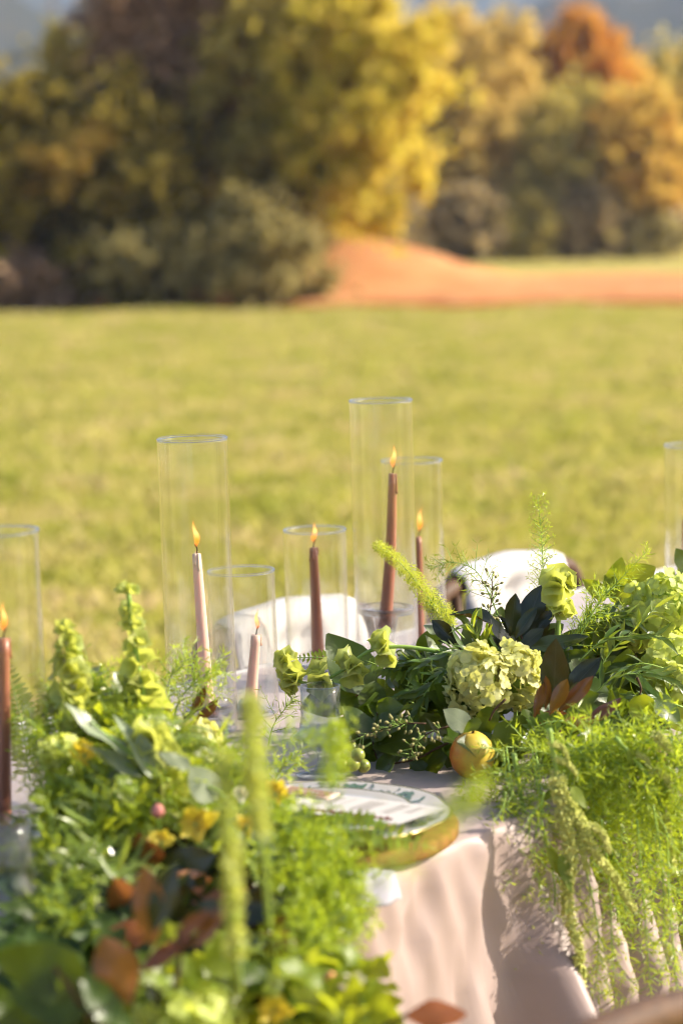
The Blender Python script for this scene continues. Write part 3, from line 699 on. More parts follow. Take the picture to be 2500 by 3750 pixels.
# ------------------------------------------------------------------ place setting
pc = WZ(1165, 3008, TZ + .022); pc.z = 0; pp_ = WZ(1190, 2974, TZ + .04)
def place_setting():
    ch_r = .166
    wob = lambda a, i: 1 + .006 * math.sin(3 * a) + .004 * math.sin(7 * a + 1)
    V, F = lathe([(.0001, 0), (ch_r - .004, 0), (ch_r, .004), (ch_r, .0155), (ch_r - .003, .0185), (.0001, .0185)], 64, wob=wob)
    o = inst('charger', me('charger', V, F, MAT['charger']), None, Matrix.Translation((pc.x, pc.y, TZ + .003)))
    tag(o, 'thick round honey-coloured wooden charger under the flowered plate', 'charger')
    z0 = TZ + .0225
    def plate(label, name, r, z, sc_k, rise):
        wob = lambda a, i: 1 + (0 if i < 3 else 1) * .030 * (abs(math.cos(sc_k * a / 2 + .6)) ** .8 - .6)
        prof = [(.0001, .003), (r * .55, .0), (r * .62, .004), (r * .97, rise), (r, rise + .0015), (r * .985, rise + .003), (r * .66, .009), (r * .58, .0055), (.0001, .005)]
        V, F = lathe(prof, 96, wob=wob)
        p = inst(name, me(name, V, F, MAT['porcelain']), None, Matrix.Translation((pp_.x, pp_.y, z))); tag(p, label, 'plate', 'stacked plates')
        V, F = [], []
        tube([Vector((math.cos(a) * r * wob(a, 5), math.sin(a) * r * wob(a, 5), rise + .0022)) for a in [2 * math.pi * i / 120 for i in range(121)]], .0016, 6, V, F, cap=False)
        inst('gilt_rim', me('gilt_rim', V, F, MAT['gold']), p, WM[p])
        return p, prof, wob
    big, prof, wob = plate('scalloped white dinner plate with green flowers and gilt rim', 'dinner_plate', .146, z0, 8, .017)
    # green flower print on the wide rim
    def zr(r):
        ps = prof[5:]
        for (r1, z1), (r2, z2) in zip(ps, ps[1:]):
            if r2 <= r <= r1: return z2 + (z1 - z2) * (r - r2) / (r1 - r2) + .0012
        return .0062
    def decal(V, F, r, a, ln, wd, ang):
        c = Vector((r * math.cos(a), r * math.sin(a), 0)); b = len(V); q = []
        for k in range(7):
            s = k / 6; ww = wd * math.sin(math.pi * min(1, s * .92 + .05)) ** .8
            for sg in (-1, 1):
                lx = (s - .5) * ln; ly = sg * ww
                p = c + Vector((lx * math.cos(ang) - ly * math.sin(ang), lx * math.sin(ang) + ly * math.cos(ang), 0))
                rr = min(p.length, .1435); p = p.normalized() * rr; p.z = zr(rr); V.append(p)
        for k in range(6): F.append((b + 2 * k, b + 2 * k + 1, b + 2 * k + 3, b + 2 * k + 2))
    for name, mt, lst in (('flower_print', 'print_green', 1), ('twig_print', 'print_dark', 2)):
        V, F = [], []
        for a0 in [math.radians(x) for x in (76, 40, 130, 200, 265, 330)]:
            if lst == 1:
                for k in range(7): decal(V, F, .124 + .008 * math.sin(k * 2.4), a0 + .06 * math.cos(k * 2.4), .012, .0040, k * .7)
                for k in range(5): decal(V, F, .118 + rnd.uniform(-.012, .014), a0 + rnd.uniform(-.26, .26), .018, .003, rnd.random() * 6)
            else:
                for k in range(16): decal(V, F, .118 + rnd.uniform(-.018, .020), a0 + .28 + rnd.uniform(-.18, .18), .009, .0013, rnd.random() * 6)
        o = inst(name, me(name, V, F, MAT[mt], smooth=False), big, WM[big]); o['kind'] = 'stuff'
    sm, _, _ = plate('smaller scalloped white plate with gilt rim stacked on the dinner plate', 'salad_plate', .104, z0 + .0075, 8, .011)
    # menu card
    zc = z0 + .0225
    A, B, C = WZ(1015, 2893, zc), WZ(1632, 2962, zc), WZ(1455, 3022, zc); D = A + (C - B)
    nrm = Z3
    mn = thing('menu_card', 'long white menu card lying across the plates', 'card', (A + C) / 2)
    V, F = [], []; nx, ny = 12, 4
    for lay in (0, .0006):
        for j in range(ny + 1):
            for i in range(nx + 1):
                u, v = i / nx, j / ny
                V.append(A.lerp(B, u).lerp(D.lerp(C, u), v) + Z3 * (lay + .0016 * math.sin(u * 3.0)))
    m_ = (nx + 1) * (ny + 1)
    for lay in (0, m_):
        for j in range(ny):
            for i in range(nx): a = lay + j * (nx + 1) + i; F.append((a, a + 1, a + nx + 2, a + nx + 1))
    part('paper', V, F, MAT['card'], mn)
    def PT(u, v): return A.lerp(B, u).lerp(D.lerp(C, u), v) + Z3 * (.0010 + .0016 * math.sin(u * 3.0))
    V, F = [], []
    for u0, nl, ln in ((.40, 4, .40), (.505, 1, .3), (.60, 4, .46), (.66, 3, .50), (.78, 4, .46), (.88, 3, .36)):
        for k in range(nl):
            u = u0 + k * .016; v = .10 + .03 * (k % 2)
            while v < .10 + ln:
                wl_ = rnd.uniform(.02, .06); b = len(V)
                V += [PT(u, v), PT(u + .008, v), PT(u + .008, v + wl_), PT(u, v + wl_)]; F.append((b, b + 1, b + 2, b + 3)); v += wl_ + .014
    part('print', V, F, MAT['ink'], mn, smooth=False)
    V, F = [], []
    pth = []; u = .42
    while u < .93:
        pth.append(PT(u, .84 + .055 * math.sin(u * 190) + .03 * math.sin(u * 77)) + Z3 * .0002); u += .0035
    tube(pth, [.0005 + .0005 * abs(math.sin(i * .37)) for i in range(len(pth))], 4, V, F); part('script_heading', V, F, MAT['ink_dark'], mn)
    # little framed name card on the menu
    a, b, c = WZ(1058, 2877, zc + .004), WZ(1243, 2904, zc + .004), WZ(1198, 2925, zc + .004); dd = a + (c - b)
    nc_ = thing('name_card', 'small brown name card with pale rose frame lying on the menu', 'card', (a + c) / 2)
    V = [a, b, c, dd] + [p - Z3 * .0025 for p in (a, b, c, dd)]
    part('frame', V, [(0, 1, 2, 3)[::-1], (4, 5, 6, 7), (0, 4, 5, 1), (1, 5, 6, 2), (2, 6, 7, 3), (3, 7, 4, 0)], MAT['frame_card'], nc_, smooth=False)
    cc = (a + c) / 2; V = [cc + (p - cc) * .84 + Z3 * .0007 for p in (a, b, c, dd)]
    part('panel', V, [(0, 1, 2, 3)[::-1]], MAT['name_card'], nc_, smooth=False)
    cu = bpy.data.curves.new('lettering', 'FONT'); cu.body = 'ANDOLA'; cu.size = 1; cu.align_x = 'CENTER'; cu.align_y = 'CENTER'; cu.resolution_u = 3
    tmp = bpy.data.objects.new('lettering_curve', cu); link(tmp); dg = bpy.context.evaluated_depsgraph_get(); dg.update()
    lm = bpy.data.meshes.new_from_object(tmp.evaluated_get(dg)); bpy.data.objects.remove(tmp); lm.materials.clear(); lm.materials.append(MAT['card'])
    to = bpy.data.objects.new('lettering', lm)
    ex = (b - a).normalized(); ey = (a - dd); ey = (ey - ex * ey.dot(ex)).normalized(); s = (b - a).length * .105
    ez = ex.cross(ey)
    put(to, nc_, Matrix(((ex.x * s, ey.x * s * 1.2, ez.x * s, cc.x), (ex.y * s, ey.y * s * 1.2, ez.y * s, cc.y), (ex.z * s, ey.z * s * 1.2, ez.z * s, cc.z + .0013), (0, 0, 0, 1))))
    # pale napkin tucked under the charger and hanging over the edge
    V, F = [], []
    q = tn(pc); t0 = q[0] - .11
    for j in range(13):
        for i in range(9):
            tt = t0 + .06 * (i / 8 - .5) * (1 + .3 * j / 12)
            if j < 4: V.append(T(tt, .03 - .012 * j, TZ + .004))
            else: h = (j - 4) / 8 * .03; V.append(T(tt, -.022 - drop_off(tt, h) - .004 * math.sin(i * 1.1 + j * .2), TZ + .004 - h))
    for j in range(12):
        for i in range(8): k = j * 9 + i; F.append((k, k + 1, k + 10, k + 9))
    o = part('napkin', V, F, MAT['napkin']); o.modifiers.new('thick', 'SOLIDIFY').thickness = .002
    tag(o, 'pale lilac-white napkin hanging from under the charger', 'napkin')
place_setting()

def goblet(name, label, px, prim, d, rb, rsh, h, mat, group='stemmed glasses'):
    c = W(px, prim, d); b = Vector((c.x, d, TZ + .0035)); h = c.z - b.z
    zs = h * .40
    prof = [(.0001, .0), (.034, .0), (.035, .0025), (.010, .007), (.0055, .016), (.0050, zs * .55), (.0085, zs * .66), (rsh * .62, zs * .86), (rsh * .93, zs * .985), (rsh, zs), (rsh * .97, zs + .004), (rb * 1.08, zs + .014), (rb * .97, zs + .03), (rb * .98, h * .7), (rb, h),
            (rb - .0014, h + .0004), (rb - .0020, h - .002), (rb * .95, h * .7), (rb * .93, zs + .03), (rb * 1.02, zs + .011), (rsh * .88, zs + .002), (rsh * .55, zs * .90), (.004, zs * .74), (.0001, zs * .72)]
    V, F = lathe(prof, 56); o = inst(name, me(name, V, F, mat), None, Matrix.Translation(b)); tag(o, label, 'glass', group)
goblet('goblet', 'pale blue stemmed glass with wide shoulder behind the plate', 1172, 2510, 3.12, .0265, .041, .17, MAT['blue_glass'])
goblet('goblet', 'glittering clear stemmed glass at the bottom left edge', 8, 3010, 2.42, .030, .042, .17, MAT['thick_glass'])

# ================================================================== PLANTS
def leaf_mesh(name, mat, prof, wf, nx=4, ny=7, fold=.18, bend=.25, wave=.0, seed=0, tip=1.0):
    """unit leaf along +Y, half width wf*prof(t)"""
    rs = random.Random(seed); ph = rs.random() * 6
    V, F, UV = [], [], []
    for j in range(ny + 1):
        t = j / ny
        for i in range(nx + 1):
            u = i / nx * 2 - 1; hw = wf * prof(t)
            x = u * hw; y = t - .12 * bend * t * t
            z = fold * abs(x) - bend * .5 * t * t + wave * hw * math.sin(t * 9 + ph + (2 if u > 0 else 0)) * abs(u)
            V.append((x, y, z)); UV.append((i / nx, t))
    for j in range(ny):
        for i in range(nx): a = j * (nx + 1) + i; F.append((a, a + 1, a + nx + 2, a + nx + 1))
    return me(name, V, F, mat, UV)
oval = lambda t: max(.02, math.sin(math.pi * t ** .72) ** .75 * (1 - .15 * t))
heart = lambda t: max(.02, (math.sin(math.pi * min(1, t * .97 + .02) ** .62)) ** .7)
obov = lambda t: max(.03, math.sin(math.pi * t ** 1.15) ** .8)
lanc = lambda t: max(.03, math.sin(math.pi * t ** .8))
LV = {}
def variants(key, mat, prof, wf, n=4, **kw):
    LV[key] = [leaf_mesh(key, MAT[mat], prof, wf, seed=i, fold=kw.get('fold', .18) * (.3 + .5 * i), bend=kw.get('bend', .25) * (i - .8) / 1.5, wave=kw.get('wave', .15), nx=kw.get('nx', 4), ny=kw.get('ny', 7)) for i in range(n)]
variants('salal', 'salal', heart, .36); variants('salal_pale', 'salal_pale', heart, .36, wave=.3)
variants('magnolia', 'magnolia', obov, .2, fold=.35, wave=.22, bend=.3)
variants('eucalyptus', 'eucalyptus', oval, .42, fold=.1)
variants('lance', 'lance', lanc, .075, nx=2, ny=6, bend=.7, fold=.4)
variants('lance_dark', 'lance_dark', lanc, .075, nx=2, ny=6, bend=1.0, fold=.4)
variants('amaranth_leaf', 'amaranth_leaf', oval, .26, bend=.5)
variants('frond', 'frond', lanc, .17, nx=2, ny=4, bend=.3)

TOCAM = lambda p: (Vector((0, 0, CAM_Z)) - p).normalized()
def stem_part(t, path, r0, r1, mat='stem', n=16, sides=6, name='stem'):
    p = spline(path, n); V, F = tube(p, [r0 + (r1 - r0) * i / (n - 1) for i in range(n)], sides)
    part(name, V, F, MAT[mat], t); return p
def leaf_at(t, kind, b, e, wide=1.0, face=(.7, .5), v=None, name='leaf', under=False):
    """leaf from b to e; face = how far its upper side turns to the viewer and to the sky"""
    d = e - b; up = TOCAM(b) * face[0] + Z3 * face[1] + rv(.12)
    if under: up = -up
    m = LV[kind][v if v is not None else rnd.randrange(len(LV[kind]))]
    L = d.length
    return inst(name, m, t, mat_at(b, d, up, L, L * wide))
def leaf_px(t, kind, b, e, d, wide=1.0, face=(.7, .5), dd=0.0, v=None, under=False):
    return leaf_at(t, kind, W(b[0], b[1], d), W(e[0], e[1], d + dd), wide, face, v, under=under)

# ------------------------------------------------------------------ leafy sprigs (random growth along a path)
def sprig(name, label, cat, path, kind, n, size, group=None, stem='stem', r=.0022, spread=.9, face=(.5, .6), petiole=.0, start=.15, wide=1.0, into=None):
    t = into or thing(name, label, cat, path[0], group)
    p = stem_part(t, path, r, r * .4, stem, 14)
    for i in range(n):
        f = start + (1 - start) * (i + .5) / n; k = min(int(f * 13), 12); b = p[k].lerp(p[k + 1], f * 13 - k)
        ax = (p[k + 1] - p[k]).normalized(); x, _, z = frame(ax)
        sd = (1 if i % 2 else -1)
        d = (ax * rnd.uniform(.3, .8) + (x * sd * rnd.uniform(.5, 1) + z * rnd.uniform(-.5, .7)) * spread).normalized()
        L = size * rnd.uniform(.7, 1.15)
        leaf_at(t, kind, b + d * petiole, b + d * (petiole + L), wide * rnd.uniform(.85, 1.1), face)
    return t
# ------------------------------------------------------------------ ferny needles
def needle_quads(pos, dr, per, ln, wd, spread, rs):
    n = len(pos); pos = np.repeat(np.asarray(pos), per, 0); dr = np.repeat(np.asarray(dr), per, 0); m = n * per
    r = rs.randn(m, 3); r -= dr * (r * dr).sum(1)[:, None]; r /= np.linalg.norm(r, axis=1)[:, None] + 1e-9
    d = dr * (1 - spread * rs.uniform(.6, 1.1, m))[:, None] + r * (spread * rs.uniform(.7, 1.2, m))[:, None]; d /= np.linalg.norm(d, axis=1)[:, None]
    L = ln * rs.uniform(.6, 1.2, m); s = np.cross(d, rs.randn(m, 3)); s /= np.linalg.norm(s, axis=1)[:, None] + 1e-9
    s *= wd * .5; e = pos + d * L[:, None]; c = pos + d * (L * .5)[:, None] + rs.randn(m, 3) * (L * .06)[:, None]
    return np.stack([pos, c + s, e, c - s], 1)
def spray(name, label, cat, path, branch, ln, group=None, mat='asparagus', nb=26, step=.010, per=5, wd=.0013, spread=.75, r=.0014, taper=True, droop=0.0, seed=0, start=.06, fwd=.5, into=None):
    rs = np.random.RandomState(seed + 91); t = into or thing(name, label, cat, path[0], group)
    N_ = 40; p = spline(path, N_); V, F = tube(p, [r * (1 - .75 * i / (N_ - 1)) for i in range(N_)], 5)
    pos, dr = [], []
    for i in range(nb):
        f = start + (1 - start) * (i + .5) / nb; k = min(int(f * (N_ - 1)), N_ - 2); b = p[k].lerp(p[k + 1], f * (N_ - 1) - k); ax = (p[k + 1] - p[k]).normalized()
        x, _, z = frame(ax); an = i * 2.4 + rs.rand() * .8
        d = (ax * fwd + (x * math.cos(an) + z * math.sin(an)) * .85).normalized()
        bl = branch * (1 - .72 * f if taper else (.65 + .5 * rs.rand()) * (1 - .6 * f ** 4))
        q = [b]; m = max(2, int(bl / step))
        for j in range(m):
            d = (d + Vector((rs.randn() * .10, rs.randn() * .10, rs.randn() * .10 - droop))).normalized()
            q.append(q[-1] + d * (bl / m)); pos.append(tuple(q[-1])); dr.append(tuple(d))
        if bl > .015: tube(q, [.0006] * (len(q) - 1) + [.0003], 3, V, F, cap=False)
    for i in range(N_ - 1):
        if i / N_ > .5: pos.append(tuple(p[i])); dr.append(tuple((p[i + 1] - p[i]).normalized()))
    part('stem', V, F, MAT['stem'], t)
    nquads('needles', needle_quads(pos, dr, per, ln, wd, spread, rs), MAT[mat], t, 'stuff')
    return t
# ------------------------------------------------------------------ sword fern frond
def frond(label, path, width, n, group=None, name='fern_frond'):
    t = thing(name, label, 'fern', path[0], group); p = stem_part(t, path, .0014, .0006, 'stem', 24, 5, 'rachis')
    for i in range(n):
        f = .06 + .92 * i / n; k = min(int(f * 23), 22); b = p[k].lerp(p[k + 1], f * 23 - k); ax = (p[k + 1] - p[k]).normalized()
        x = ax.cross(TOCAM(b) * .6 + Z3 * .6).normalized(); L = width * (math.sin(math.pi * min(1, f * .8 + .2)) ** .7 + .06)
        for sd in (-1, 1):
            d = x * sd + ax * .25 + rv(.05); leaf_at(t, 'frond', b, b + d.normalized() * L, 1.15, (.6, .6), name='leaflet')
    return t
# ------------------------------------------------------------------ bells of Ireland
def bell_meshes():
    res = []
    for s in range(3):
        rs = random.Random(s); V, F, UV = [], [], []; n = 10
        prof = [(.06, 0), (.22, .25), (.42, .6), (.60, .85), (.72 + .06 * s, .95)]
        for j, (r_, z_) in enumerate(prof):
            for k in range(n):
                a = 2 * math.pi * k / n; w_ = 1 + (j / 4) ** 2 * .16 * math.sin(a * 5 + s) + (j / 4) * .06 * rs.uniform(-1, 1)
                V.append((r_ * w_ * math.cos(a), z_ + (j / 4) ** 2 * .12 * math.sin(a * 2.5 + s), r_ * w_ * math.sin(a))); UV.append((k / n, j / 4))
        for j in range(4):
            for k in range(n): F.append((j * n + k, j * n + (k + 1) % n, (j + 1) * n + (k + 1) % n, (j + 1) * n + k))
        res.append(me('bell', V, F, MAT['bell'], UV))
    return res
BELLS = bell_meshes()
def petal_cluster():
    V, F, UV = [], [], []
    for k in range(4):
        a = k * 1.57 + .4; b = len(V)
        V += [(0, .1, 0), (.16 * math.cos(a - .4), .34, .16 * math.sin(a - .4)), (.26 * math.cos(a), .42, .26 * math.sin(a)), (.16 * math.cos(a + .4), .34, .16 * math.sin(a + .4))]
        UV += [(.5, 0), (.2, .5), (.5, 1), (.8, .5)]; F.append((b, b + 1, b + 2, b + 3))
    return me('floret', V, F, MAT['white_petal'], UV)
FLOR = petal_cluster()
def bells(label, path, whorls, size, per=6, group='bells of Ireland stems', r=.003, upto=.6, cap=True):
    """whorls: list of (place along the path 0..1, size factor)"""
    t = thing('bells_of_ireland', label, 'flower', path[0], group); n = 30; p = stem_part(t, path, r, r * .6, 'stem', n, 8)
    for q, (f, sz) in enumerate(whorls):
        k = min(int(f * (n - 1)), n - 2); b = p[k].lerp(p[k + 1], f * (n - 1) - k); ax = (p[k + 1] - p[k]).normalized(); x, _, z = frame(ax)
        for i in range(per):
            an = i * 6.283 / per + q * .5 + rnd.uniform(-.2, .2)
            d = (x * math.cos(an) + z * math.sin(an) + ax * rnd.uniform(.1, upto) + rv(.15)).normalized(); L = size * sz * rnd.uniform(.65, 1.25)
            bl = inst('bell', BELLS[rnd.randrange(3)], t, mat_at(b + d * r * .6, d, ax + rv(.2), L))
            if rnd.random() < .4: inst('floret', FLOR, bl, mat_at(b + d * L * .2, d, ax + rv(.3), L * .9))
    return t
# ------------------------------------------------------------------ hydrangea
def floret_meshes(mat):
    res = []
    for s in range(4):
        rs = random.Random(s + 5); V, F, UV = [], [], []
        for k in range(4):
            a = k * math.pi / 2 + rs.uniform(-.1, .1); ca, sa = math.cos(a), math.sin(a); b = len(V); cup = rs.uniform(-.12, .22)
            for j in range(4):
                t_ = j / 3; hw = .30 * math.sin(math.pi * min(1, t_ * .78 + .12)) ** .7
                for i in range(3):
                    u = i - 1; rr = .04 + t_ * .48; h = cup * t_ * t_ - .05 * abs(u) * t_ + .012 * k
                    V.append((rr * ca - u * hw * sa, rr * sa + u * hw * ca, h)); UV.append((i / 2, t_))
            for j in range(3):
                for i in range(2): q = b + j * 3 + i; F.append((q, q + 1, q + 4, q + 3))
        b = len(V)
        for k in range(5): V.append((.035 * math.cos(k * 1.257), .035 * math.sin(k * 1.257), .05)); UV.append((.5, .5))
        F.append(tuple(range(b, b + 5)))
        res.append(me('floret', V, F, MAT[mat], UV))
    return res
FL = {'hydrangea': floret_meshes('hydrangea'), 'hydrangea_green': floret_meshes('hydrangea_green')}
def hydrangea(label, c, rx, ry, rz, mat='hydrangea', n=120, size=.021, group='hydrangea heads', back=None, lump=.12):
    t = thing('hydrangea', label, 'flower', c - Vector((0, 0, rz)), group)
    back = back or Vector((0, .05, -.08)); stem_part(t, [c + back, c + back * .5, c], .003, .003, 'stem', 6)
    # core of small buds and stalks that closes the gaps
    V, F = lathe([(.0001, -1)] + [(math.cos(a), math.sin(a)) for a in [math.radians(x) for x in range(-70, 71, 20)]] + [(.0001, 1)], 14)
    V = [c + Vector((v.x * rx * .62, v.y * ry * .62, v.z * rz * .62)) for v in V]; part('core', V, F, MAT['stem'], t)
    n = int(n * 1.5); size *= .84
    for i in range(n):
        zz = 1 - 2 * (i + .5) / n; rr = math.sqrt(max(0, 1 - zz * zz)); a = i * 2.39996
        v = Vector((rr * math.cos(a), rr * math.sin(a), zz)); k = 1 + lump * math.sin(v.x * 5 + c.x * 40) * math.cos(v.z * 5 + c.y * 30) + rnd.uniform(-.22, .10)
        p = c + Vector((v.x * rx, v.y * ry, v.z * rz)) * k
        nrm = (v + rv(.48)).normalized(); tg = rv(1.0); s = size * rnd.uniform(.6, 1.15)
        x = nrm.cross(tg).normalized(); y = nrm.cross(x)
        inst('floret', FL[mat][rnd.randrange(4)], t, Matrix(((x.x * s, y.x * s, nrm.x * s, p.x), (x.y * s, y.y * s, nrm.y * s, p.y), (x.z * s, y.z * s, nrm.z * s, p.z), (0, 0, 0, 1))))
    return t
# ------------------------------------------------------------------ amaranthus
ICO = None
def tassel(t, path, r, n=170, name='tassel', seed=0):
    rs = random.Random(seed); p = spline(path, 30); V, F = [], []
    tube(p, [r * .55 * (1 - .6 * i / 29) for i in range(30)], 6, V, F)
    for i in range(n):
        f = rs.random(); k = min(int(f * 29), 28); b = p[k].lerp(p[k + 1], f * 29 - k)
        d = Vector((rs.gauss(0, 1), rs.gauss(0, 1), rs.gauss(0, 1))).normalized(); rr = r * (1 - .55 * f) * rs.uniform(.55, 1.05); c = b + d * rr; s = r * rs.uniform(.14, .28)
        x, y, z = frame(d); q = len(V)
        V += [c + x * s, c + y * s * 1.6, c - x * s, c + z * s, c - y * s * .3, c - z * s]
        F += [(q, q + 1, q + 3), (q + 1, q + 2, q + 3), (q + 2, q + 4, q + 3), (q + 4, q, q + 3), (q + 1, q, q + 5), (q + 2, q + 1, q + 5), (q + 4, q + 2, q + 5), (q, q + 4, q + 5)]
    return part(name, V, F, MAT['amaranth'], t, smooth=False)
def px_path(pts, d):
    return [W(p[0], p[1], p[2] if len(p) > 2 else d) for p in pts]
# ------------------------------------------------------------------ seeded eucalyptus
def seeded(label, path, n=26, group='seeded eucalyptus', size=.0042, leaves=0):
    t = thing('seeded_eucalyptus', label, 'foliage', path[0], group); p = stem_part(t, path, .0012, .0007, 'stem_brown', 14, 5)
    base = lathe([(.0001, -.6), (.25, -.55), (.5, -.1), (.45, .35), (.2, .7), (.0001, .95)], 7); sm = me('seed', base[0], base[1], MAT['seed'])
    V, F = [], []
    for i in range(n):
        f = .15 + .85 * i / n; k = min(int(f * 13), 12); b = p[k].lerp(p[k + 1], f * 13 - k)
        d = rv(1).normalized(); d = (d + (p[k + 1] - p[k]).normalized() * .5).normalized(); L = rnd.uniform(.008, .018)
        tube([b, b + d * L], .0006, 4, V, F); s = size * rnd.uniform(.8, 1.25)
        x, y, z = frame(d); q = b + d * (L + s * .5)
        inst('seed', sm, t, Matrix(((x.x * s, z.x * s, y.x * s, q.x), (x.y * s, z.y * s, y.y * s, q.y), (x.z * s, z.z * s, y.z * s, q.z), (0, 0, 0, 1))))
    part('stalks', V, F, MAT['stem'], t, kind='stuff')
    return t

# where a cluster grows, said by the nearest thing one can find
def near(px, py, anchors, used, head):
    best = sorted(anchors, key=lambda a: (a[0] - px) ** 2 + (a[1] - py) ** 2)
    for a in best:
        dx, dy = px - a[0], py - a[1]
        for far in ('just', 'further', 'well'):
            w_ = ('right of' if dx > 0 else 'left of') if abs(dx) > abs(dy) else ('below' if dy > 0 else 'above')
            s = head + ' ' + ((far + ' ') if (abs(dx) + abs(dy) < 130 or far != 'just') else '') + w_ + ' ' + a[2]
            if s not in used: used.add(s); return s
    return head
USED = set()

# ================================================================== ARRANGEMENT ON THE RIGHT (in focus)
GA = 'greens of the right arrangement'
def sprig_px(name, label, d, stem, leaves, kind, stem_mat='stem_brown', r=.002, group=GA, cat='foliage'):
    pth = px_path(stem, d); t = thing(name, label, cat, pth[0], group); stem_part(t, pth, r, r * .6, stem_mat, 12)
    for L in leaves:
        b, e, wd = L[0], L[1], L[2]; kw = L[3] if len(L) > 3 else {}
        kd = kw.get('kind', kind); dz = kw.get('d', d)
        leaf_px(t, kd, b, e, dz, wd, kw.get('face', (.75, .45)), kw.get('dd', 0), kw.get('v'), kw.get('under', False))
    return t
sprig_px('salal_branch', 'red-stemmed branch with large round green leaves left of the hydrangea', 3.34, [(1530, 2600), (1440, 2560), (1380, 2530), (1330, 2535), (1290, 2560)],
         [((1345, 2530), (1198, 2318), 1.0, {'dd': .03, 'v': 1}), ((1315, 2545), (1092, 2585), .95, {'v': 2}), ((1440, 2595), (1272, 2672), .9, {'v': 1}), ((1545, 2575), (1496, 2402), 1.1, {'v': 1, 'd': 3.30}),
          ((1350, 2560), (1245, 2700), .7), ((1430, 2540), (1330, 2480), .7, {'d': 3.45}), ((1480, 2590), (1470, 2460), .8, {'d': 3.45})], 'salal', 'stem_red')
sprig_px('salal_branch', 'dark leafy branch low on the table behind the plate and seeds', 3.14, [(1680, 2700), (1600, 2740), (1520, 2780), (1420, 2800)],
         [((1560, 2690), (1362, 2735), 1.0, {'v': 1}), ((1625, 2755), (1482, 2868), 1.0, {'v': 2}), ((1445, 2770), (1360, 2862), .9), ((1660, 2700), (1560, 2620), .9, {'d': 3.22}), ((1640, 2790), (1540, 2700), .8, {'d': 3.2}),
          ((1600, 2650), (1460, 2640), .8, {'d': 3.26}), ((1500, 2790), (1590, 2830), .7), ((1400, 2800), (1310, 2700), .8, {'d': 3.22})], 'salal')
sprig_px('hydrangea_leaves', 'three dark leaves hanging under the hydrangea above the pear', 3.12, [(1850, 2560), (1810, 2600), (1790, 2640)],
         [((1800, 2590), (1750, 2715), .85, {'face': (.9, .2), 'v': 0, 'd': 3.13}), ((1870, 2640), (1830, 2790), .95, {'face': (.9, .2), 'v': 1, 'd': 3.06}), ((1900, 2620), (1905, 2720), .9, {'v': 0})], 'salal')
sprig_px('eucalyptus_sprig', 'single dusty grey-green round leaf above the pear', 3.15, [(1740, 2670), (1718, 2662)], [((1718, 2668), (1622, 2600), .95, {'face': (.9, .3), 'v': 0, 'd': 3.08}), ((1760, 2640), (1690, 2680), .8, {'kind': 'salal', 'd': 3.07})], 'eucalyptus')
sprig_px('eucalyptus_sprig', 'pale blue-grey eucalyptus leaves with fine stripes of shade beside the thin candle', 3.36, [(1660, 2420), (1600, 2400), (1560, 2370)],
         [((1625, 2420), (1552, 2330), .55, {'v': 0, 'face': (.4, .9)}), ((1610, 2460), (1545, 2385), .5, {'v': 0, 'face': (.4, .9)}), ((1600, 2320), (1550, 2285), .7)], 'eucalyptus')
sprig_px('salal_branch', 'large dark green leaves in the shade between the magnolia and the right hydrangeas', 3.38, [(2250, 2620), (2240, 2540), (2200, 2440)],
         [((2230, 2560), (2080, 2390), .95, {'v': 1}), ((2280, 2560), (2300, 2375), 1.15, {'v': 1}), ((2350, 2520), (2210, 2400), .9), ((2180, 2540), (2110, 2480), 1.0), ((2290, 2470), (2380, 2360), .8, {'d': 3.5}), ((2120, 2400), (2190, 2270), .9, {'d': 3.5}),
          ((2200, 2400), (2160, 2260), .8, {'d': 3.55})], 'salal')
sprig_px('lemon_leaf_branch', 'bright yellow-green backlit leaves right of the upright bells', 3.50, [(2330, 2420), (2290, 2300), (2240, 2180)],
         [((2222, 2182), (2398, 2075), 1.0, {'v': 1, 'face': (1, .05)}), ((2236, 2180), (2275, 2040), .8, {'v': 1, 'face': (1, .1)}), ((2220, 2190), (2130, 2120), .8), ((2460, 2200), (2505, 2100), .9)], 'salal_pale')
sprig_px('lemon_leaf_branch', 'yellow-green leaves at the right edge below the hydrangeas', 3.32, [(2440, 2680), (2450, 2600), (2470, 2540)],
         [((2400, 2500), (2520, 2560), 1.1, {'v': 0}), ((2420, 2560), (2510, 2680), 1.0, {'v': 1}), ((2480, 2520), (2420, 2470), .9)], 'salal_pale')
sprig_px('salal_branch', 'glossy pale leaf hanging above the trailing fern at the right', 3.14, [(2330, 2480), (2345, 2520), (2340, 2545)],
         [((2338, 2545), (2366, 2692), .95, {'kind': 'salal_pale', 'v': 1, 'face': (.5, .9)}), ((2290, 2560), (2250, 2650), .8), ((2240, 2600), (2310, 2640), .7), ((2400, 2560), (2490, 2650), 1.0, {'v': 1})], 'salal')
sprig_px('salal_branch', 'dark round green leaf at the right edge beside the glass cylinder', 3.7, [(2560, 2200), (2540, 2130), (2520, 2090)], [((2520, 2090), (2470, 2010), 1.1, {'v': 0}), ((2550, 2130), (2560, 2030), 1.1)], 'salal')
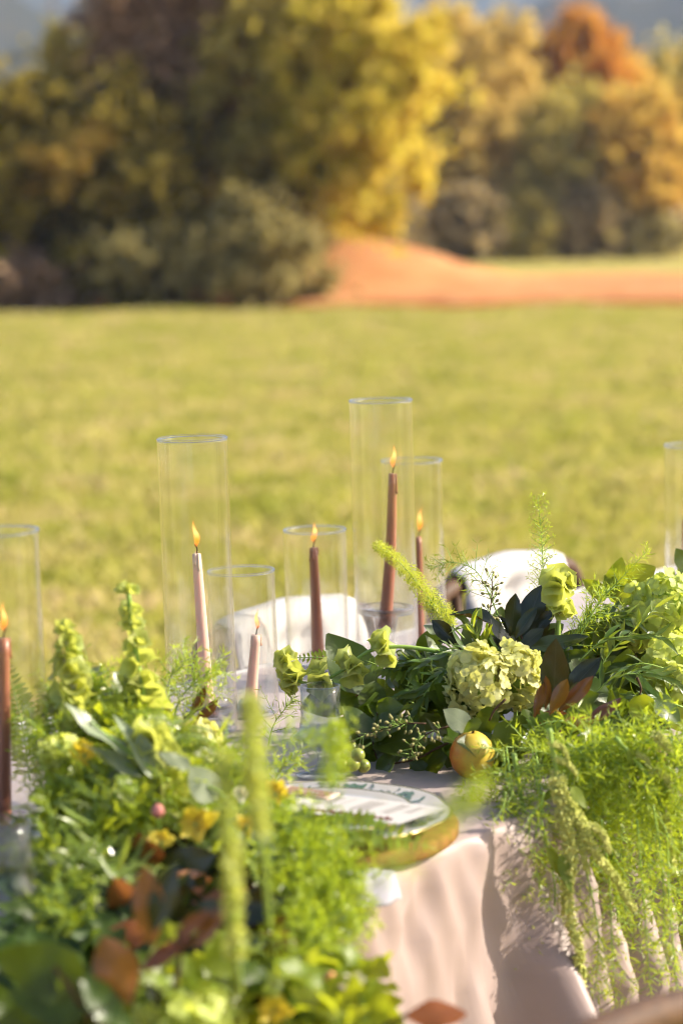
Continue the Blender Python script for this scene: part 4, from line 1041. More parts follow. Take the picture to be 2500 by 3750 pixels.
# magnolia
M1 = {'face': (.35, .75)}
sprig_px('magnolia_sprig', 'dark glossy magnolia sprig in front of the white chair back', 3.32, [(1935, 2480), (1925, 2400), (1905, 2320)],
         [((1905, 2340), (1982, 2148), 1.15, {'v': 0, 'dd': .02}), ((1870, 2330), (1886, 2172), 1.0, {'v': 1, 'face': (.6, .4)}), ((1885, 2340), (1962, 2218), .9, {'v': 2, 'd': 3.29}), ((1850, 2310), (1655, 2208), .8, {'v': 3, 'face': (.25, .95)}),
          ((1940, 2330), (2030, 2232), 1.0, {'v': 1}), ((1915, 2375), (2150, 2346), .95, {'v': 0, 'face': (.5, .8), 'd': 3.27}), ((1900, 2380), (1830, 2250), .9, {'d': 3.36}), ((1960, 2390), (2030, 2300), .9, {'d': 3.38}), ((1880, 2400), (1800, 2330), .9, {'d': 3.36}), ((1920, 2350), (1925, 2190), 1.1, {'d': 3.34, 'v': 1, 'face': (.9, .2)}), ((1930, 2380), (2010, 2200), 1.1, {'d': 3.36, 'v': 0, 'face': (.9, .2)}), ((1890, 2390), (1990, 2300), 1.1, {'d': 3.27, 'v': 1, 'face': (.8, .3)}), ((1870, 2370), (1790, 2270), 1.0, {'d': 3.30, 'v': 0})], 'magnolia')
sprig_px('magnolia_sprig', 'magnolia sprig with rust-brown leaf undersides right of the hydrangea', 3.07, [(2080, 2740), (2050, 2680), (2030, 2590)],
         [((2022, 2600), (2040, 2340), 1.05, {'v': 0, 'face': (.8, .3)}), ((2040, 2610), (2172, 2475), .75, {'v': 1, 'under': True}), ((2060, 2560), (2196, 2400), 1.0, {'v': 2, 'd': 3.22}), ((1995, 2600), (2002, 2468), .7, {'v': 2, 'under': True}),
          ((1955, 2630), (1990, 2500), .75, {'v': 1, 'under': True}), ((1950, 2620), (2118, 2672), 1.35, {'v': 1, 'under': True, 'face': (.9, .1), 'd': 3.12}), ((2140, 2640), (2282, 2562), .95, {'v': 2, 'under': True}), ((2040, 2560), (1950, 2400), .8, {'d': 3.25}),
          ((2050, 2600), (2120, 2500), .8, {'d': 3.2}), ((2100, 2600), (2150, 2540), .9, {'d': 3.15}), ((2060, 2640), (2180, 2640), 1.1, {'under': True, 'v': 1, 'd': 3.05, 'face': (.9, .1)}), ((2010, 2620), (2080, 2480), .9, {'under': True, 'v': 2, 'd': 3.06, 'face': (.9, .1)})], 'magnolia')
sprig_px('magnolia_sprig', 'brown-backed magnolia leaves at the right edge over the table corner', 3.06, [(2290, 2700), (2330, 2740), (2380, 2750)],
         [((2312, 2745), (2478, 2795), 1.35, {'v': 0, 'under': True, 'face': (.7, .5)}), ((2330, 2715), (2455, 2636), .5, {'v': 2}), ((2440, 2760), (2520, 2850), 1.1, {'v': 1}), ((2420, 2740), (2530, 2740), 1.0, {'v': 0})], 'magnolia')
sprig_px('magnolia_sprig', 'small folded dark magnolia leaf between the thin candle and the foxtail plume', 3.34, [(1700, 2400), (1675, 2360)], [((1672, 2355), (1578, 2268), 1.2, {'v': 3, 'face': (.6, .4)}), ((1665, 2360), (1600, 2340), .8)], 'magnolia')
# hydrangeas
hydrangea('pale yellow-green hydrangea head above the pear', W(1745, 2495, 3.18), S(112, 3.18), S(100, 3.18), S(128, 3.18), n=130, size=.0235)
hydrangea('pale cream hydrangea head touching the rust-brown magnolia leaves', W(1893, 2478, 3.21), S(92, 3.2), S(85, 3.2), S(118, 3.2), n=110, size=.0225)
hydrangea('lime hydrangea head at the right edge, upper of two', W(2435, 2240, 3.46), S(135, 3.46), S(110, 3.46), S(140, 3.46), 'hydrangea_green', 150, .024)
hydrangea('lime hydrangea head at the right edge, lower of two', W(2455, 2460, 3.36), S(115, 3.36), S(100, 3.36), S(125, 3.36), 'hydrangea_green', 130, .024)
hydrangea('small half-hidden lime hydrangea behind the narrow leaves', W(2325, 2310, 3.5), S(70, 3.5), S(70, 3.5), S(75, 3.5), 'hydrangea_green', 60, .022)
# bells of Ireland
bells('bells of Ireland stem curving left in front of the brown candle', px_path([(1680, 2400), (1560, 2378), (1450, 2368), (1350, 2385), (1275, 2440), (1190, 2490), (1110, 2500), (1060, 2470), (1038, 2395)], 3.25),
      [(.285, 1.25), (.30, 1.1), (.475, 1.2), (.49, 1.2), (.63, 1.15), (.645, 1.0), (.80, 1.05), (.815, 1.0), (.90, .85), (.95, .75), (.99, .6)], .0170, per=5)
bells('upright bells of Ireland between the magnolia and the yellow-green leaves', px_path([(2035, 2480), (2040, 2350), (2045, 2230), (2045, 2130)], 3.33), [(.62, 1.15), (.66, 1.1), (.90, 1.35), (.97, 1.3), (.995, .8)], .0155, per=5, r=.0042)
# plumes and sprays
spray('foxtail_plume', 'lime foxtail fern plume leaning left across the bent candle', 'fern', px_path([(1700, 2340), (1620, 2255), (1545, 2160), (1470, 2068), (1382, 1996)], 3.38), .021, .0085, 'foxtail plumes', 'foxtail', 170, .0036, 7, .0009, .8, .0016, True, 0, 3, .12, .55)
spray('foxtail_plume', 'upright feathery green fern tip above the white chair back', 'fern', px_path([(2010, 2330), (1990, 2200), (1985, 2020), (1968, 1822)], 3.44), .040, .0075, 'foxtail plumes', 'asparagus', 85, .0075, 6, .0009, .75, .0014, True, 0, 4, .1, .6)
spray('asparagus_spray', 'airy fern spray arching over the white chair back', 'fern', px_path([(1850, 2330), (1800, 2200), (1740, 2090), (1650, 2060), (1575, 2085)], 3.42), .036, .0135, GA, 'asparagus_dark', 30, .011, 4, .0011, .6, .0013, False, .0, 5, .2)
spray('asparagus_spray', 'thin fern tip reaching up right beside the yellow-green leaf', 'fern', px_path([(2120, 2330), (2190, 2210), (2280, 2110), (2375, 2010)], 3.36), .028, .0125, GA, 'asparagus', 20, .012, 4, .0012, .6, .0013, True, .0, 6, .05)
spray('asparagus_spray', 'fern spray between the upright bells and the right hydrangeas', 'fern', px_path([(2060, 2400), (2120, 2300), (2180, 2230), (2210, 2160)], 3.40), .045, .013, GA, 'asparagus', 34, .010, 5, .0013, .65, .0013, False, .0, 7, .05)
for i, (pp, d, lb) in enumerate(((((2120, 2420), (2200, 2350), (2300, 2330), (2420, 2330)), 3.30, 'narrow-leaved green sprig across the right hydrangeas'), (((2440, 2450), (2340, 2430), (2260, 2470), (2230, 2540)), 3.27, 'narrow-leaved sprig drooping over the large dark leaves'),
                        (((2180, 2470), (2240, 2380), (2330, 2300), (2400, 2220)), 3.34, 'narrow-leaved sprig rising behind the large dark leaves'), (((1680, 2420), (1600, 2480), (1540, 2570), (1500, 2680)), 3.20, 'narrow-leaved sprig drooping left of the hydrangea toward the seeds'),
                        (((1820, 2440), (1720, 2390), (1620, 2390), (1520, 2440)), 3.24, 'narrow-leaved sprig over the top of the pale hydrangea'), (((2150, 2560), (2250, 2480), (2360, 2470), (2480, 2500)), 3.24, 'narrow-leaved sprig reaching right across the lower lime hydrangea'), (((1650, 2480), (1580, 2440), (1500, 2420), (1440, 2440)), 3.30, 'narrow-leaved sprig by the pale striped eucalyptus leaves'), (((2080, 2350), (2150, 2280), (2220, 2260), (2300, 2270)), 3.42, 'narrow-leaved sprig right of the upright bells'), (((1760, 2420), (1750, 2350), (1720, 2280)), 3.30, 'bright narrow leaves standing in front of the dark magnolia sprig'),
                        (((1620, 2540), (1560, 2520), (1480, 2550), (1400, 2600)), 3.24, 'dark narrow-leaved sprig across the round salal leaves'), (((2500, 2590), (2400, 2560), (2320, 2560)), 3.2, 'dark narrow-leaved sprig at the right edge under the hydrangeas'))):
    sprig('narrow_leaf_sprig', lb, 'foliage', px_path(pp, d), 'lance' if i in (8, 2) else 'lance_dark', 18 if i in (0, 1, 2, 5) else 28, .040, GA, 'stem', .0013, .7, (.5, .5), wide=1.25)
seeded('seeded eucalyptus cluster hanging left of the pear', px_path([(1640, 2660), (1580, 2680), (1520, 2720), (1490, 2790)], 3.10), 34)
seeded('seeded eucalyptus cluster pointing left above the grapes', px_path([(1560, 2650), (1480, 2650), (1400, 2670), (1310, 2700)], 3.12), 36)
seeded('seeded eucalyptus sprig rising in front of the white chair back', px_path([(1790, 2330), (1790, 2260), (1800, 2180), (1800, 2110)], 3.36), 26)
frond('small fern frond tip pointing left at the brown candle', px_path([(1330, 2440), (1250, 2420), (1170, 2408), (1078, 2408)], 3.42), .018, 16, 'fern fronds')
frond('fern frond lit from behind under the curving bells', px_path([(1560, 2420), (1480, 2450), (1400, 2440), (1340, 2420)], 3.30), .024, 14, 'fern fronds')
frond('dark fern frond over the low salal leaves', px_path([(1560, 2600), (1470, 2560), (1380, 2575), (1290, 2620)], 3.28), .024, 15, 'fern fronds')
frond('fern frond at the upper right behind the lime hydrangea', px_path([(2300, 2330), (2330, 2250), (2400, 2160), (2510, 2080)], 3.56), .026, 18, 'fern fronds')
frond('short fern frond curling down right of the pear', px_path([(2060, 2640), (1990, 2650), (1930, 2690), (1900, 2760)], 3.06), .022, 13, 'fern fronds')
# filling: leafy branches that close the heart of the arrangement
ANR = [(1745, 2495, 'the pale yellow-green hydrangea'), (1893, 2478, 'the cream hydrangea'), (1728, 2768, 'the pear'), (2030, 2480, 'the rust-brown magnolia sprig'), (1910, 2290, 'the dark magnolia sprig'), (2440, 2240, 'the upper lime hydrangea'), (2455, 2460, 'the lower lime hydrangea'), (2045, 2140, 'the upright bells'), (2340, 2620, 'the glossy pale leaf'), (2390, 2770, 'the brown-backed leaf')]
for px, py, d in ((1640, 2560, 3.36), (1720, 2640, 3.30), (1900, 2620, 3.32), (1990, 2560, 3.36), (2120, 2600, 3.34), (2250, 2500, 3.5), (2380, 2620, 3.36), (1560, 2620, 3.36), (1850, 2700, 3.2), (2200, 2680, 3.24), (2480, 2560, 3.5), (2060, 2450, 3.5), (2350, 2420, 3.6), (2480, 2350, 3.65), (1780, 2540, 3.36), (2050, 2660, 3.14), (1930, 2760, 3.12), (2130, 2740, 3.12), (1480, 2680, 3.20), (1400, 2740, 3.17), (1600, 2790, 3.14), (1830, 2800, 3.10), (1560, 2530, 3.34), (1480, 2560, 3.36), (1660, 2640, 3.2), (1340, 2650, 3.24), (1680, 2460, 3.42), (1600, 2460, 3.44), (1830, 2390, 3.42), (1960, 2420, 3.42), (2160, 2380, 3.46), (2280, 2300, 3.56), (2420, 2380, 3.5), (2120, 2480, 3.4), (2300, 2560, 3.36), (2240, 2620, 3.3), (1700, 2560, 3.3), (1900, 2540, 3.32)):
    a = W(px + rnd.uniform(-60, 60), py + 80, d + .03); e = W(px + rnd.uniform(-120, 120), py - 70, d - .02)
    sprig('filler_branch', near(px, py, ANR, USED, 'dark leafy branch deep in the arrangement'), 'foliage', [a, a.lerp(e, .5) + rv(.01), e], 'salal', 9, .052, 'dark leaves deep in the right arrangement', 'stem_brown', .0018, .95, (.6, .4))
# fruit
def pear():
    c = W(1728, 2768, 3.09); r = S(86, 3.09); c.z = TZ + r * .99 + .003
    m, nt = newmat('pear_skin'); tc = nd(nt, 'TexCoord'); sp = nd(nt, 'SeparateXYZ', {0: tc.outputs['Object']})
    n1 = nd(nt, 'TexNoise', {'Vector': tc.outputs['Object'], 'Scale': 60.0, 'Detail': 3.0}); vo = nd(nt, 'TexVoronoi', {'Vector': tc.outputs['Object'], 'Scale': 300.0})
    f = math_(nt, 'ADD', math_(nt, 'MULTIPLY', sp.outputs[0], -20.0), math_(nt, 'MULTIPLY', n1.outputs[0], .5))
    col = ramp(nt, f, [(.35, (0.55, 0.40, 0.05)), (.62, (0.56, 0.27, 0.03)), (.85, (0.50, 0.10, 0.015))])
    col = mixc(nt, math_(nt, 'MULTIPLY', math_(nt, 'LESS_THAN', vo.outputs[0], .22), .45), col, (0.30, 0.20, 0.04))
    out(nt, nd(nt, 'BsdfPrincipled', {'Base Color': col, 'Roughness': .4, 'Specular IOR Level': .4}).outputs[0])
    prof = [(.0001, -1.0), (.28, -.97), (.62, -.8), (.88, -.48), (1, -.05), (.96, .3), (.82, .62), (.6, .86), (.38, 1.02), (.2, 1.1), (.06, 1.07), (.0001, 1.03)]
    V, F = lathe([(a * r, b * r) for a, b in prof], 28)
    o = thing('pear', 'yellow pear with red blush and brown specks on the cloth under leaves', 'fruit', c - Vector((0, 0, r)))
    M_ = Matrix.Translation(c) @ Matrix.Rotation(R(12), 4, 'X')
    b = inst('flesh', me('flesh', V, F, m), o, M_)
    V, F = tube([Vector((0, 0, r * 1.0)), Vector((.002, 0, r * 1.25)), Vector((.006, 0, r * 1.5))], .0016, 6); inst('stalk', me('stalk', V, F, MAT['stem_brown']), o, M_)
pear()
def grape_bunch():
    t = thing('grapes', 'pale green grapes beside the stem of the blue glass', 'fruit', W(1310, 2800, 3.10), None)
    V, F = lathe([(.0001, -1)] + [(math.cos(a), math.sin(a)) for a in [math.radians(x) for x in range(-70, 71, 20)]] + [(.0001, 1)], 16); gm = me('grape', V, F, MAT['grape'])
    for px, py, d in ((1310, 2765, 3.08), (1292, 2800, 3.10), (1268, 2775, 3.11), (1330, 2805, 3.12), (1285, 2740, 3.13), (1255, 2805, 3.10)):
        p = W(px, py, d); s = S(27, d); p.z = max(p.z, TZ + s + .002); inst('grape', gm, t, Matrix.Translation(p) @ Matrix.Scale(s, 4))
    stem_part(t, px_path([(1360, 2720), (1320, 2745), (1290, 2770)], 3.12), .0014, .001, 'stem', 8)
grape_bunch()

# ------------------------------------------------------------------ trailing greens over the table edge
def amaranthus(label, d, stem, tassels, r=.0072, leaves=()):
    pth = px_path(stem, d); t = thing('amaranthus', label, 'flower', pth[0], 'trailing amaranthus'); stem_part(t, pth, .0032, .002, 'stem', 20, 7)
    for i, (pp, k) in enumerate(tassels): tassel(t, px_path(pp, d), r * k, int(330 * k + 90 * len(pp)), seed=i + int(d * 100))
    for L in leaves: leaf_px(t, 'amaranth_leaf', L[0], L[1], d - .005, L[2], (.7, .5))
    return t
amaranthus('pale green amaranthus tassel hanging over the middle of the table edge', 2.83, [(2010, 2670), (2020, 2740), (2040, 2850), (2060, 2960)],
           [([(2035, 2850), (2060, 2950), (2085, 3080), (2095, 3200)], 1.5), ([(2055, 2950), (2085, 3120), (2075, 3300), (2115, 3480), (2130, 3640)], 1.5), ([(2060, 2960), (2130, 3020), (2170, 3110), (2260, 3230), (2320, 3330)], 1.15),
            ([(2050, 2900), (2120, 2990), (2130, 3100), (2145, 3190)], .9), ([(2030, 2780), (2080, 2800), (2110, 2835)], .6), ([(2015, 2720), (2060, 2740), (2080, 2790)], .6), ([(2070, 3000), (2190, 3040), (2230, 3120)], .9)], leaves=[((2090, 2880), (2140, 2960), 1.0), ((2000, 3100), (2070, 3230), .6), ((2050, 3130), (2085, 3260), .7)])
amaranthus('amaranthus with thick bent green stalk trailing at the right edge', 2.90, [(2250, 2700), (2330, 2790), (2390, 2880), (2420, 2990), (2450, 3090)],
           [([(2400, 2820), (2440, 2850), (2450, 2900)], .8), ([(2430, 2990), (2450, 3080), (2470, 3200)], .9), ([(2400, 2690), (2430, 2720), (2450, 2745)], 1.0), ([(2330, 2760), (2370, 2790), (2380, 2840)], .6)], leaves=[((2410, 2930), (2430, 3010), 1.0), ((2440, 2880), (2420, 2960), .8), ((2460, 3060), (2500, 3150), .9), ((2300, 2740), (2320, 2820), .9)])
amaranthus('bare jointed amaranthus stalk with leaves hanging right of the charger', 2.93, [(1880, 2760), (1900, 2880), (1920, 2980), (1960, 3080), (2000, 3180)],
           [([(1910, 2900), (1900, 3000), (1890, 3100)], .4)], leaves=[((1925, 3040), (1850, 3180), .6), ((1890, 3080), (1855, 3320), .4), ((1985, 2930), (2040, 2880), .8)])
GD = 'asparagus fern trailing over the table edge'
ORD = ['leftmost', 'second from left', 'third from left', 'fourth from left', 'fifth from left', 'sixth from left', 'seventh from left', 'eighth from left', 'ninth from left', 'tenth from left', 'sixth from right', 'fifth from right', 'fourth from right', 'third from right', 'second from right', 'rightmost']
strands = []
for i in range(16):
    x0 = 1850 + 670 * ((i + rnd.random() * .8) / 16) ** .75; x1 = x0 + rnd.uniform(-30, 150); yb = rnd.uniform(3250, 3700) + (x0 - 2150) * .45
    strands.append((x0, 2700 + rnd.uniform(0, 80), x1, yb, 2.99 + (x0 - 1900) / 600 * .16))
for i, (x0, y0, x1, yb, d0) in enumerate(strands):
    dn = d0 - rnd.uniform(.05, .12)
    t = None
    for q in range(2):
        j = rnd.uniform(-30, 30) if q else 0; yq = yb - (rnd.uniform(60, 260) if q else 0)
        pth = [W(x0 + j, y0, d0 + .05), W(x0 + j + (x1 - x0) * .2, y0 + 120, dn + .02), W(x0 + j + (x1 - x0) * .6, (y0 + yq) / 2, dn - .005), W(x1 + j * 2, yq, dn + rnd.uniform(-.01, .02))]
        t = spray('asparagus_strand', 'asparagus fern strand trailing down the tablecloth front, ' + ORD[i], 'fern', pth, .052, .0155, GD, 'asparagus_dark' if i % 2 == 0 else 'asparagus', 27, .0125, 4, .0017, .72, .0014, False, .05, 100 + i * 2 + q, .02, .5, into=t)
TF = ['leftmost, beside the amaranthus top', 'second from left', 'middle one', 'fourth from left', 'rightmost, by the brown-backed leaf']
for i in range(5):
    t = None
    for q in range(2):
        x0 = 2050 + 78 * i + rnd.uniform(-20, 20); y0 = rnd.uniform(2690, 2790); d0 = 2.97
        t = spray('asparagus_strand', 'bright asparagus fern tuft on the table edge, ' + TF[i], 'fern', [W(x0, y0 + 60, d0), W(x0 + 50, y0, d0 - .03), W(x0 + 120, y0 + 80, d0 - .06), W(x0 + 150, y0 + 300, d0 - .07)], .05, .0175, 'bright asparagus fern tufts', 'asparagus', 24, .0115, 5, .0021, .75, .0014, False, .02, 140 + i * 2 + q, .0, .5, into=t)
for i, (pp, lb) in enumerate(((((1960, 2780), (1900, 2850), (1800, 2930), (1700, 2960)), 'dark fern spray lying on the cloth between the pear and the charger'), (((1930, 2860), (1850, 2950), (1780, 3020), (1720, 3010)), 'fern tip pointing at the charger from the table edge'),
                              (((1940, 3000), (1920, 3150), (1860, 3250), (1800, 3330)), 'small fern strand hanging left of the amaranthus'), (((2000, 3300), (1980, 3450), (2040, 3600), (2130, 3740)), 'long fern strand hanging lowest beside the amaranthus tip'), (((2200, 3000), (2230, 3250), (2240, 3500), (2260, 3760)), 'long fern strand right of the amaranthus tip'), (((2330, 3000), (2350, 3250), (2370, 3500), (2390, 3790)), 'long fern strand reaching the bottom edge near the chair'), (((2440, 3050), (2450, 3300), (2470, 3550), (2480, 3800)), 'long fern strand at the bottom right corner'), (((1850, 2900), (1830, 3050), (1800, 3180), (1790, 3300)), 'short fern strand hanging beside the charger over the first folds'), (((1920, 3150), (1950, 3350), (1930, 3500), (1960, 3640)), 'fern strand hanging before the striped cloth folds'), (((1980, 3000), (2030, 3250), (2020, 3420), (2060, 3600)), 'fern strand just left of the amaranthus tassels'), (((2120, 3100), (2170, 3300), (2190, 3480), (2170, 3680)), 'fern strand just behind the amaranthus tip'), (((2390, 2950), (2420, 3150), (2430, 3350), (2440, 3560)), 'fern strand below the bent amaranthus stalk'), (((1990, 2900), (1960, 3060), (1960, 3250), (1900, 3420)), 'fern strand hanging over the deepest cloth folds'))):
    spray('asparagus_strand', lb, 'fern', px_path(pp, 2.87 if i > 1 else 2.97), .045, .0135, GD, 'asparagus' if i else 'asparagus_dark', 26, .011, 5, .0015, .7, .0013, False, .02, 160 + i, .02, .55)

# ================================================================== ARRANGEMENT ON THE LEFT (out of focus, nearer the camera)
GB = 'greens of the left arrangement'
def wh(n, a=.1, b=1.0, s0=1.0, s1=.55): return [(a + (b - a) * i / (n - 1), s0 + (s1 - s0) * i / (n - 1)) for i in range(n)]
bells('tall blurred bells of Ireland spike left of the tall pink candle', px_path([(560, 2900), (540, 2650), (500, 2400), (470, 2170)], 2.78), wh(10, .12, .99, 1.0, .42), .026, per=5, r=.0045, upto=1.5)
bells('shorter blurred bells of Ireland spike beside the left glass cylinder', px_path([(330, 2820), (290, 2600), (255, 2450), (238, 2310)], 2.74), wh(8, .1, .99, 1.0, .42), .024, per=5, r=.004, upto=1.5)
bells('blurred bells of Ireland below the tallest spike', px_path([(640, 3000), (600, 2880), (570, 2760), (560, 2680)], 2.62), wh(6, .2, .95, 1.1, .8), .022)
bells('lime bells of Ireland stem standing in front of the short pink candle', px_path([(985, 3400, 2.2), (965, 3120, 1.98), (945, 2920, 1.88), (928, 2740, 1.84), (918, 2580, 1.84)], 1.84), wh(12, .35, .99, .62, .5), .0135, per=5, upto=1.6)
bells('lime bells of Ireland stem in front of the dark magnolia at lower left', px_path([(880, 3640, 2.16), (862, 3440, 1.96), (850, 3200, 1.88), (838, 2990, 1.85), (815, 2770, 1.85)], 1.85), wh(14, .2, .99, .62, .45), .013, per=5, upto=1.6)
hydrangea('cream hydrangea head below the tall pink candle', W(690, 2730, 2.86), S(130, 2.86), S(110, 2.86), S(85, 2.86), 'hydrangea', 120, .023)
hydrangea('lime hydrangea at the bottom edge left of the peach bud', W(680, 3735, 2.20), S(190, 2.2), S(170, 2.2), S(120, 2.2), 'hydrangea_green', 90, .026)
hydrangea('small pale hydrangea low in the middle of the left arrangement', W(230, 2760, 2.66), S(80, 2.66), S(80, 2.66), S(60, 2.66), 'hydrangea_green', 50, .022)
def bloom(label, c, r, mat, n=9, name='hellebore', group='small yellow and white blooms'):
    t = thing(name, label, 'flower', c, group); key = 'petal_' + mat
    if key not in LV: variants(key, mat, oval, .40, wave=.3, fold=-.3, bend=-.8)
    stem_part(t, [c + Vector((0, .02, -.05)), c], .002, .002, 'stem', 5)
    for i in range(n):
        a = i * 2.4; d = Vector((math.cos(a), -.25 + .5 * rnd.random(), math.sin(a) * .8 + .3)); leaf_at(t, key, c, c + d.normalized() * r * rnd.uniform(.7, 1.1), 1.1, (.9, .4), name='petal')
bloom('ruffled yellow bloom above the dark magnolia hollow', W(715, 3015, 2.50), S(80, 2.5), 'yellow_petal')
bloom('yellow bloom left of the ruffled one, half hidden', W(590, 3080, 2.48), S(55, 2.48), 'yellow_petal', 7)
bloom('small yellow bloom just right of the lime bell stem', W(900, 3020, 2.52), S(50, 2.52), 'yellow_petal', 7)
bloom('yellow bloom with white petals left of the menu card', W(1010, 2905, 2.60), S(55, 2.6), 'yellow_petal', 7)
bloom('small white bloom beside the grey round eucalyptus leaf', W(880, 2910, 2.56), S(36, 2.56), 'white_petal', 7)
bloom('pale yellow bloom low at the left glass cylinder', W(310, 2760, 2.62), S(60, 2.62), 'yellow_petal', 7)
bloom('cream bloom next to the peach bud at the bottom', W(1290, 3600, 2.24), S(50, 2.24), 'white_petal', 7)
bloom('yellow-green bloom at the bottom edge left of the middle', W(1000, 3700, 2.2), S(70, 2.2), 'yellow_petal', 8)
def bud(label, c, r, col, nm):
    V, F = lathe([(.0001, -1), (.5, -.85), (.9, -.35), (1, .1), (.8, .6), (.45, .95), (.15, 1.15), (.0001, 1.2)], 12, wob=lambda a, i: 1 + .06 * math.sin(a * 5))
    t = thing('flower_bud', label, 'flower', c - Vector((0, 0, r)), 'pink and peach buds'); inst('petals', me('petals', V, F, plain(nm, col, .5, .3, .2)), t, Matrix.Translation(c) @ Matrix.Scale(r, 4)); stem_part(t, [c + Vector((0, .03, -.06)), c], .002, .002, 'stem', 5)
bud('peach bud at the bottom beside the lime leaf', W(1212, 3592, 2.26), S(30, 2.26), (0.72, 0.27, 0.13), 'peach_petal')
bud('small coral-pink bud left of the ruffled yellow bloom', W(578, 2972, 2.50), S(26, 2.5), (0.62, 0.22, 0.18), 'coral_petal')
sprig_px('eucalyptus_sprig', 'round grey-green eucalyptus leaf right of the cream hydrangea', 2.56, [(860, 2960), (800, 2900), (760, 2880)], [((795, 2930), (690, 2810), 1.05, {'v': 0, 'face': (.8, .5)}), ((830, 3000), (900, 3100), .9, {'v': 0}), ((700, 2810), (580, 2760), .6)], 'eucalyptus', 'stem', .002, GB)
sprig_px('eucalyptus_sprig', 'long pale grey-green leaves crossing the left arrangement', 2.60, [(620, 2860), (480, 2760), (330, 2640)], [((480, 2770), (230, 2590), .32, {'v': 0, 'face': (.5, .8)}), ((560, 2860), (300, 2720), .3, {'v': 1, 'face': (.5, .8)}), ((600, 2880), (430, 2600), .3), ((520, 2960), (400, 2900), .6), ((560, 3020), (460, 3060), .7)], 'eucalyptus', 'stem', .002, GB)
sprig_px('magnolia_sprig', 'blurred magnolia sprig with brown undersides in the dark hollow at lower left', 2.12, [(640, 3620), (660, 3500), (650, 3400)],
         [((560, 3470), (530, 3180), 1.0, {'under': True, 'face': (.9, .2)}), ((640, 3440), (760, 3330), 1.0, {'under': True}), ((700, 3480), (830, 3300), .9, {'under': True, 'face': (.8, .6)}), ((560, 3420), (640, 3150), .9), ((480, 3680), (380, 3440), 1.6, {'under': True, 'face': (.9, .1)}), ((500, 3560), (700, 3420), .8, {'under': True}), ((620, 3400), (760, 3200), 1.0, {'d': 2.42}),
          ((660, 3440), (640, 3140), .9, {'d': 2.45}), ((740, 3420), (840, 3180), .9, {'d': 2.44}), ((900, 3500), (1050, 3250), .6, {'d': 2.40}), ((540, 3600), (600, 3700), 1.2)], 'magnolia', 'stem_brown', .003, GB)
sprig_px('magnolia_sprig', 'orange-brown magnolia leaf lit by the sun at the bottom edge', 2.22, [(1400, 3760), (1480, 3720), (1500, 3710)], [((1475, 3720), (1705, 3700), 1.5, {'under': True, 'v': 0, 'face': (.6, .8)})], 'magnolia', 'stem_brown', .002, GB)
sprig_px('magnolia_sprig', 'orange magnolia leaf tips beside the tall pink candle', 2.98, [(600, 2680), (660, 2640), (700, 2610)], [((690, 2630), (760, 2510), .7, {'under': True}), ((700, 2660), (800, 2560), .8, {'under': True}), ((690, 2640), (740, 2560), .8), ((640, 2660), (600, 2580), .8, {'under': True})], 'magnolia', 'stem_brown', .002, GB)
sprig_px('salal_branch', 'broad dark green leaves at the bottom left corner', 2.10, [(330, 3740), (260, 3620), (200, 3540)], [((300, 3600), (-20, 3490), .9, {'v': 0, 'face': (1, -.15)}), ((320, 3680), (30, 3640), .9, {'face': (1, -.1)}), ((260, 3720), (-10, 3760), 1.0), ((420, 3740), (300, 3560), .8), ((480, 3760), (360, 3700), .9), ((200, 3560), (140, 3700), 1.0)], 'salal', 'stem_brown', .003, GB)
sprig_px('salal_branch', 'round dark leaf at the bottom left of the peach bud', 2.24, [(1100, 3780), (1100, 3700), (1110, 3680)], [((1130, 3750), (1060, 3560), 1.2, {'v': 0}), ((1180, 3760), (1230, 3600), 1.1, {'v': 1}), ((960, 3620), (880, 3520), 1.2, {'v': 0})], 'salal', 'stem', .003, GB)
sprig_px('lemon_leaf_branch', 'lime leaves at the bottom edge between the peach bud and the orange leaf', 2.22, [(1330, 3790), (1330, 3700), (1320, 3640)], [((1320, 3760), (1290, 3560), .7, {'v': 0}), ((1380, 3770), (1370, 3580), .8, {'v': 1}), ((1450, 3780), (1440, 3680), .9), ((840, 3560), (760, 3420), 1.1, {'v': 1}), ((700, 3560), (620, 3490), 1.0)], 'salal_pale', 'stem', .003, GB)
spray('foxtail_plume', 'blurred foxtail fern plume sweeping in front of the charger', 'fern', px_path([(1180, 3420, 2.15), (1330, 3270, 1.9), (1470, 3140, 1.8), (1590, 3040, 1.76), (1690, 2950, 1.76), (1770, 2860, 1.76)], 1.8), .022, .010, 'foxtail plumes', 'asparagus', 70, .007, 4, .0010, .8, .0016, True, 0, 301, .3, .55)
spray('asparagus_spray', 'fern spray in front of the tall pink candle', 'fern', px_path([(590, 2760), (600, 2620), (625, 2480), (690, 2400)], 3.0), .045, .0145, GB, 'asparagus', 30, .010, 5, .0015, .7, .0013, False, .0, 302, .1)
spray('asparagus_spray', 'fern spray reaching right under the glass cylinder of the pink candle', 'fern', px_path([(620, 2700), (660, 2560), (730, 2490), (800, 2450)], 2.98), .05, .0145, GB, 'asparagus', 30, .010, 5, .0015, .7, .0013, False, .0, 303, .1)
spray('asparagus_spray', 'thin dark fern sprigs between the short pink candle and the blue glass', 'fern', px_path([(980, 2740), (1000, 2660), (1040, 2600), (1080, 2560)], 3.3), .045, .013, GB, 'asparagus_dark', 16, .012, 4, .0010, .6, .0010, False, .0, 304, .1)
spray('asparagus_spray', 'fern sprig in front of the foot of the blue glass', 'fern', px_path([(1000, 2900), (1010, 2850), (1040, 2800), (1090, 2770)], 2.98), .04, .0125, GB, 'asparagus', 18, .011, 4, .0013, .6, .0010, False, .0, 305, .1)
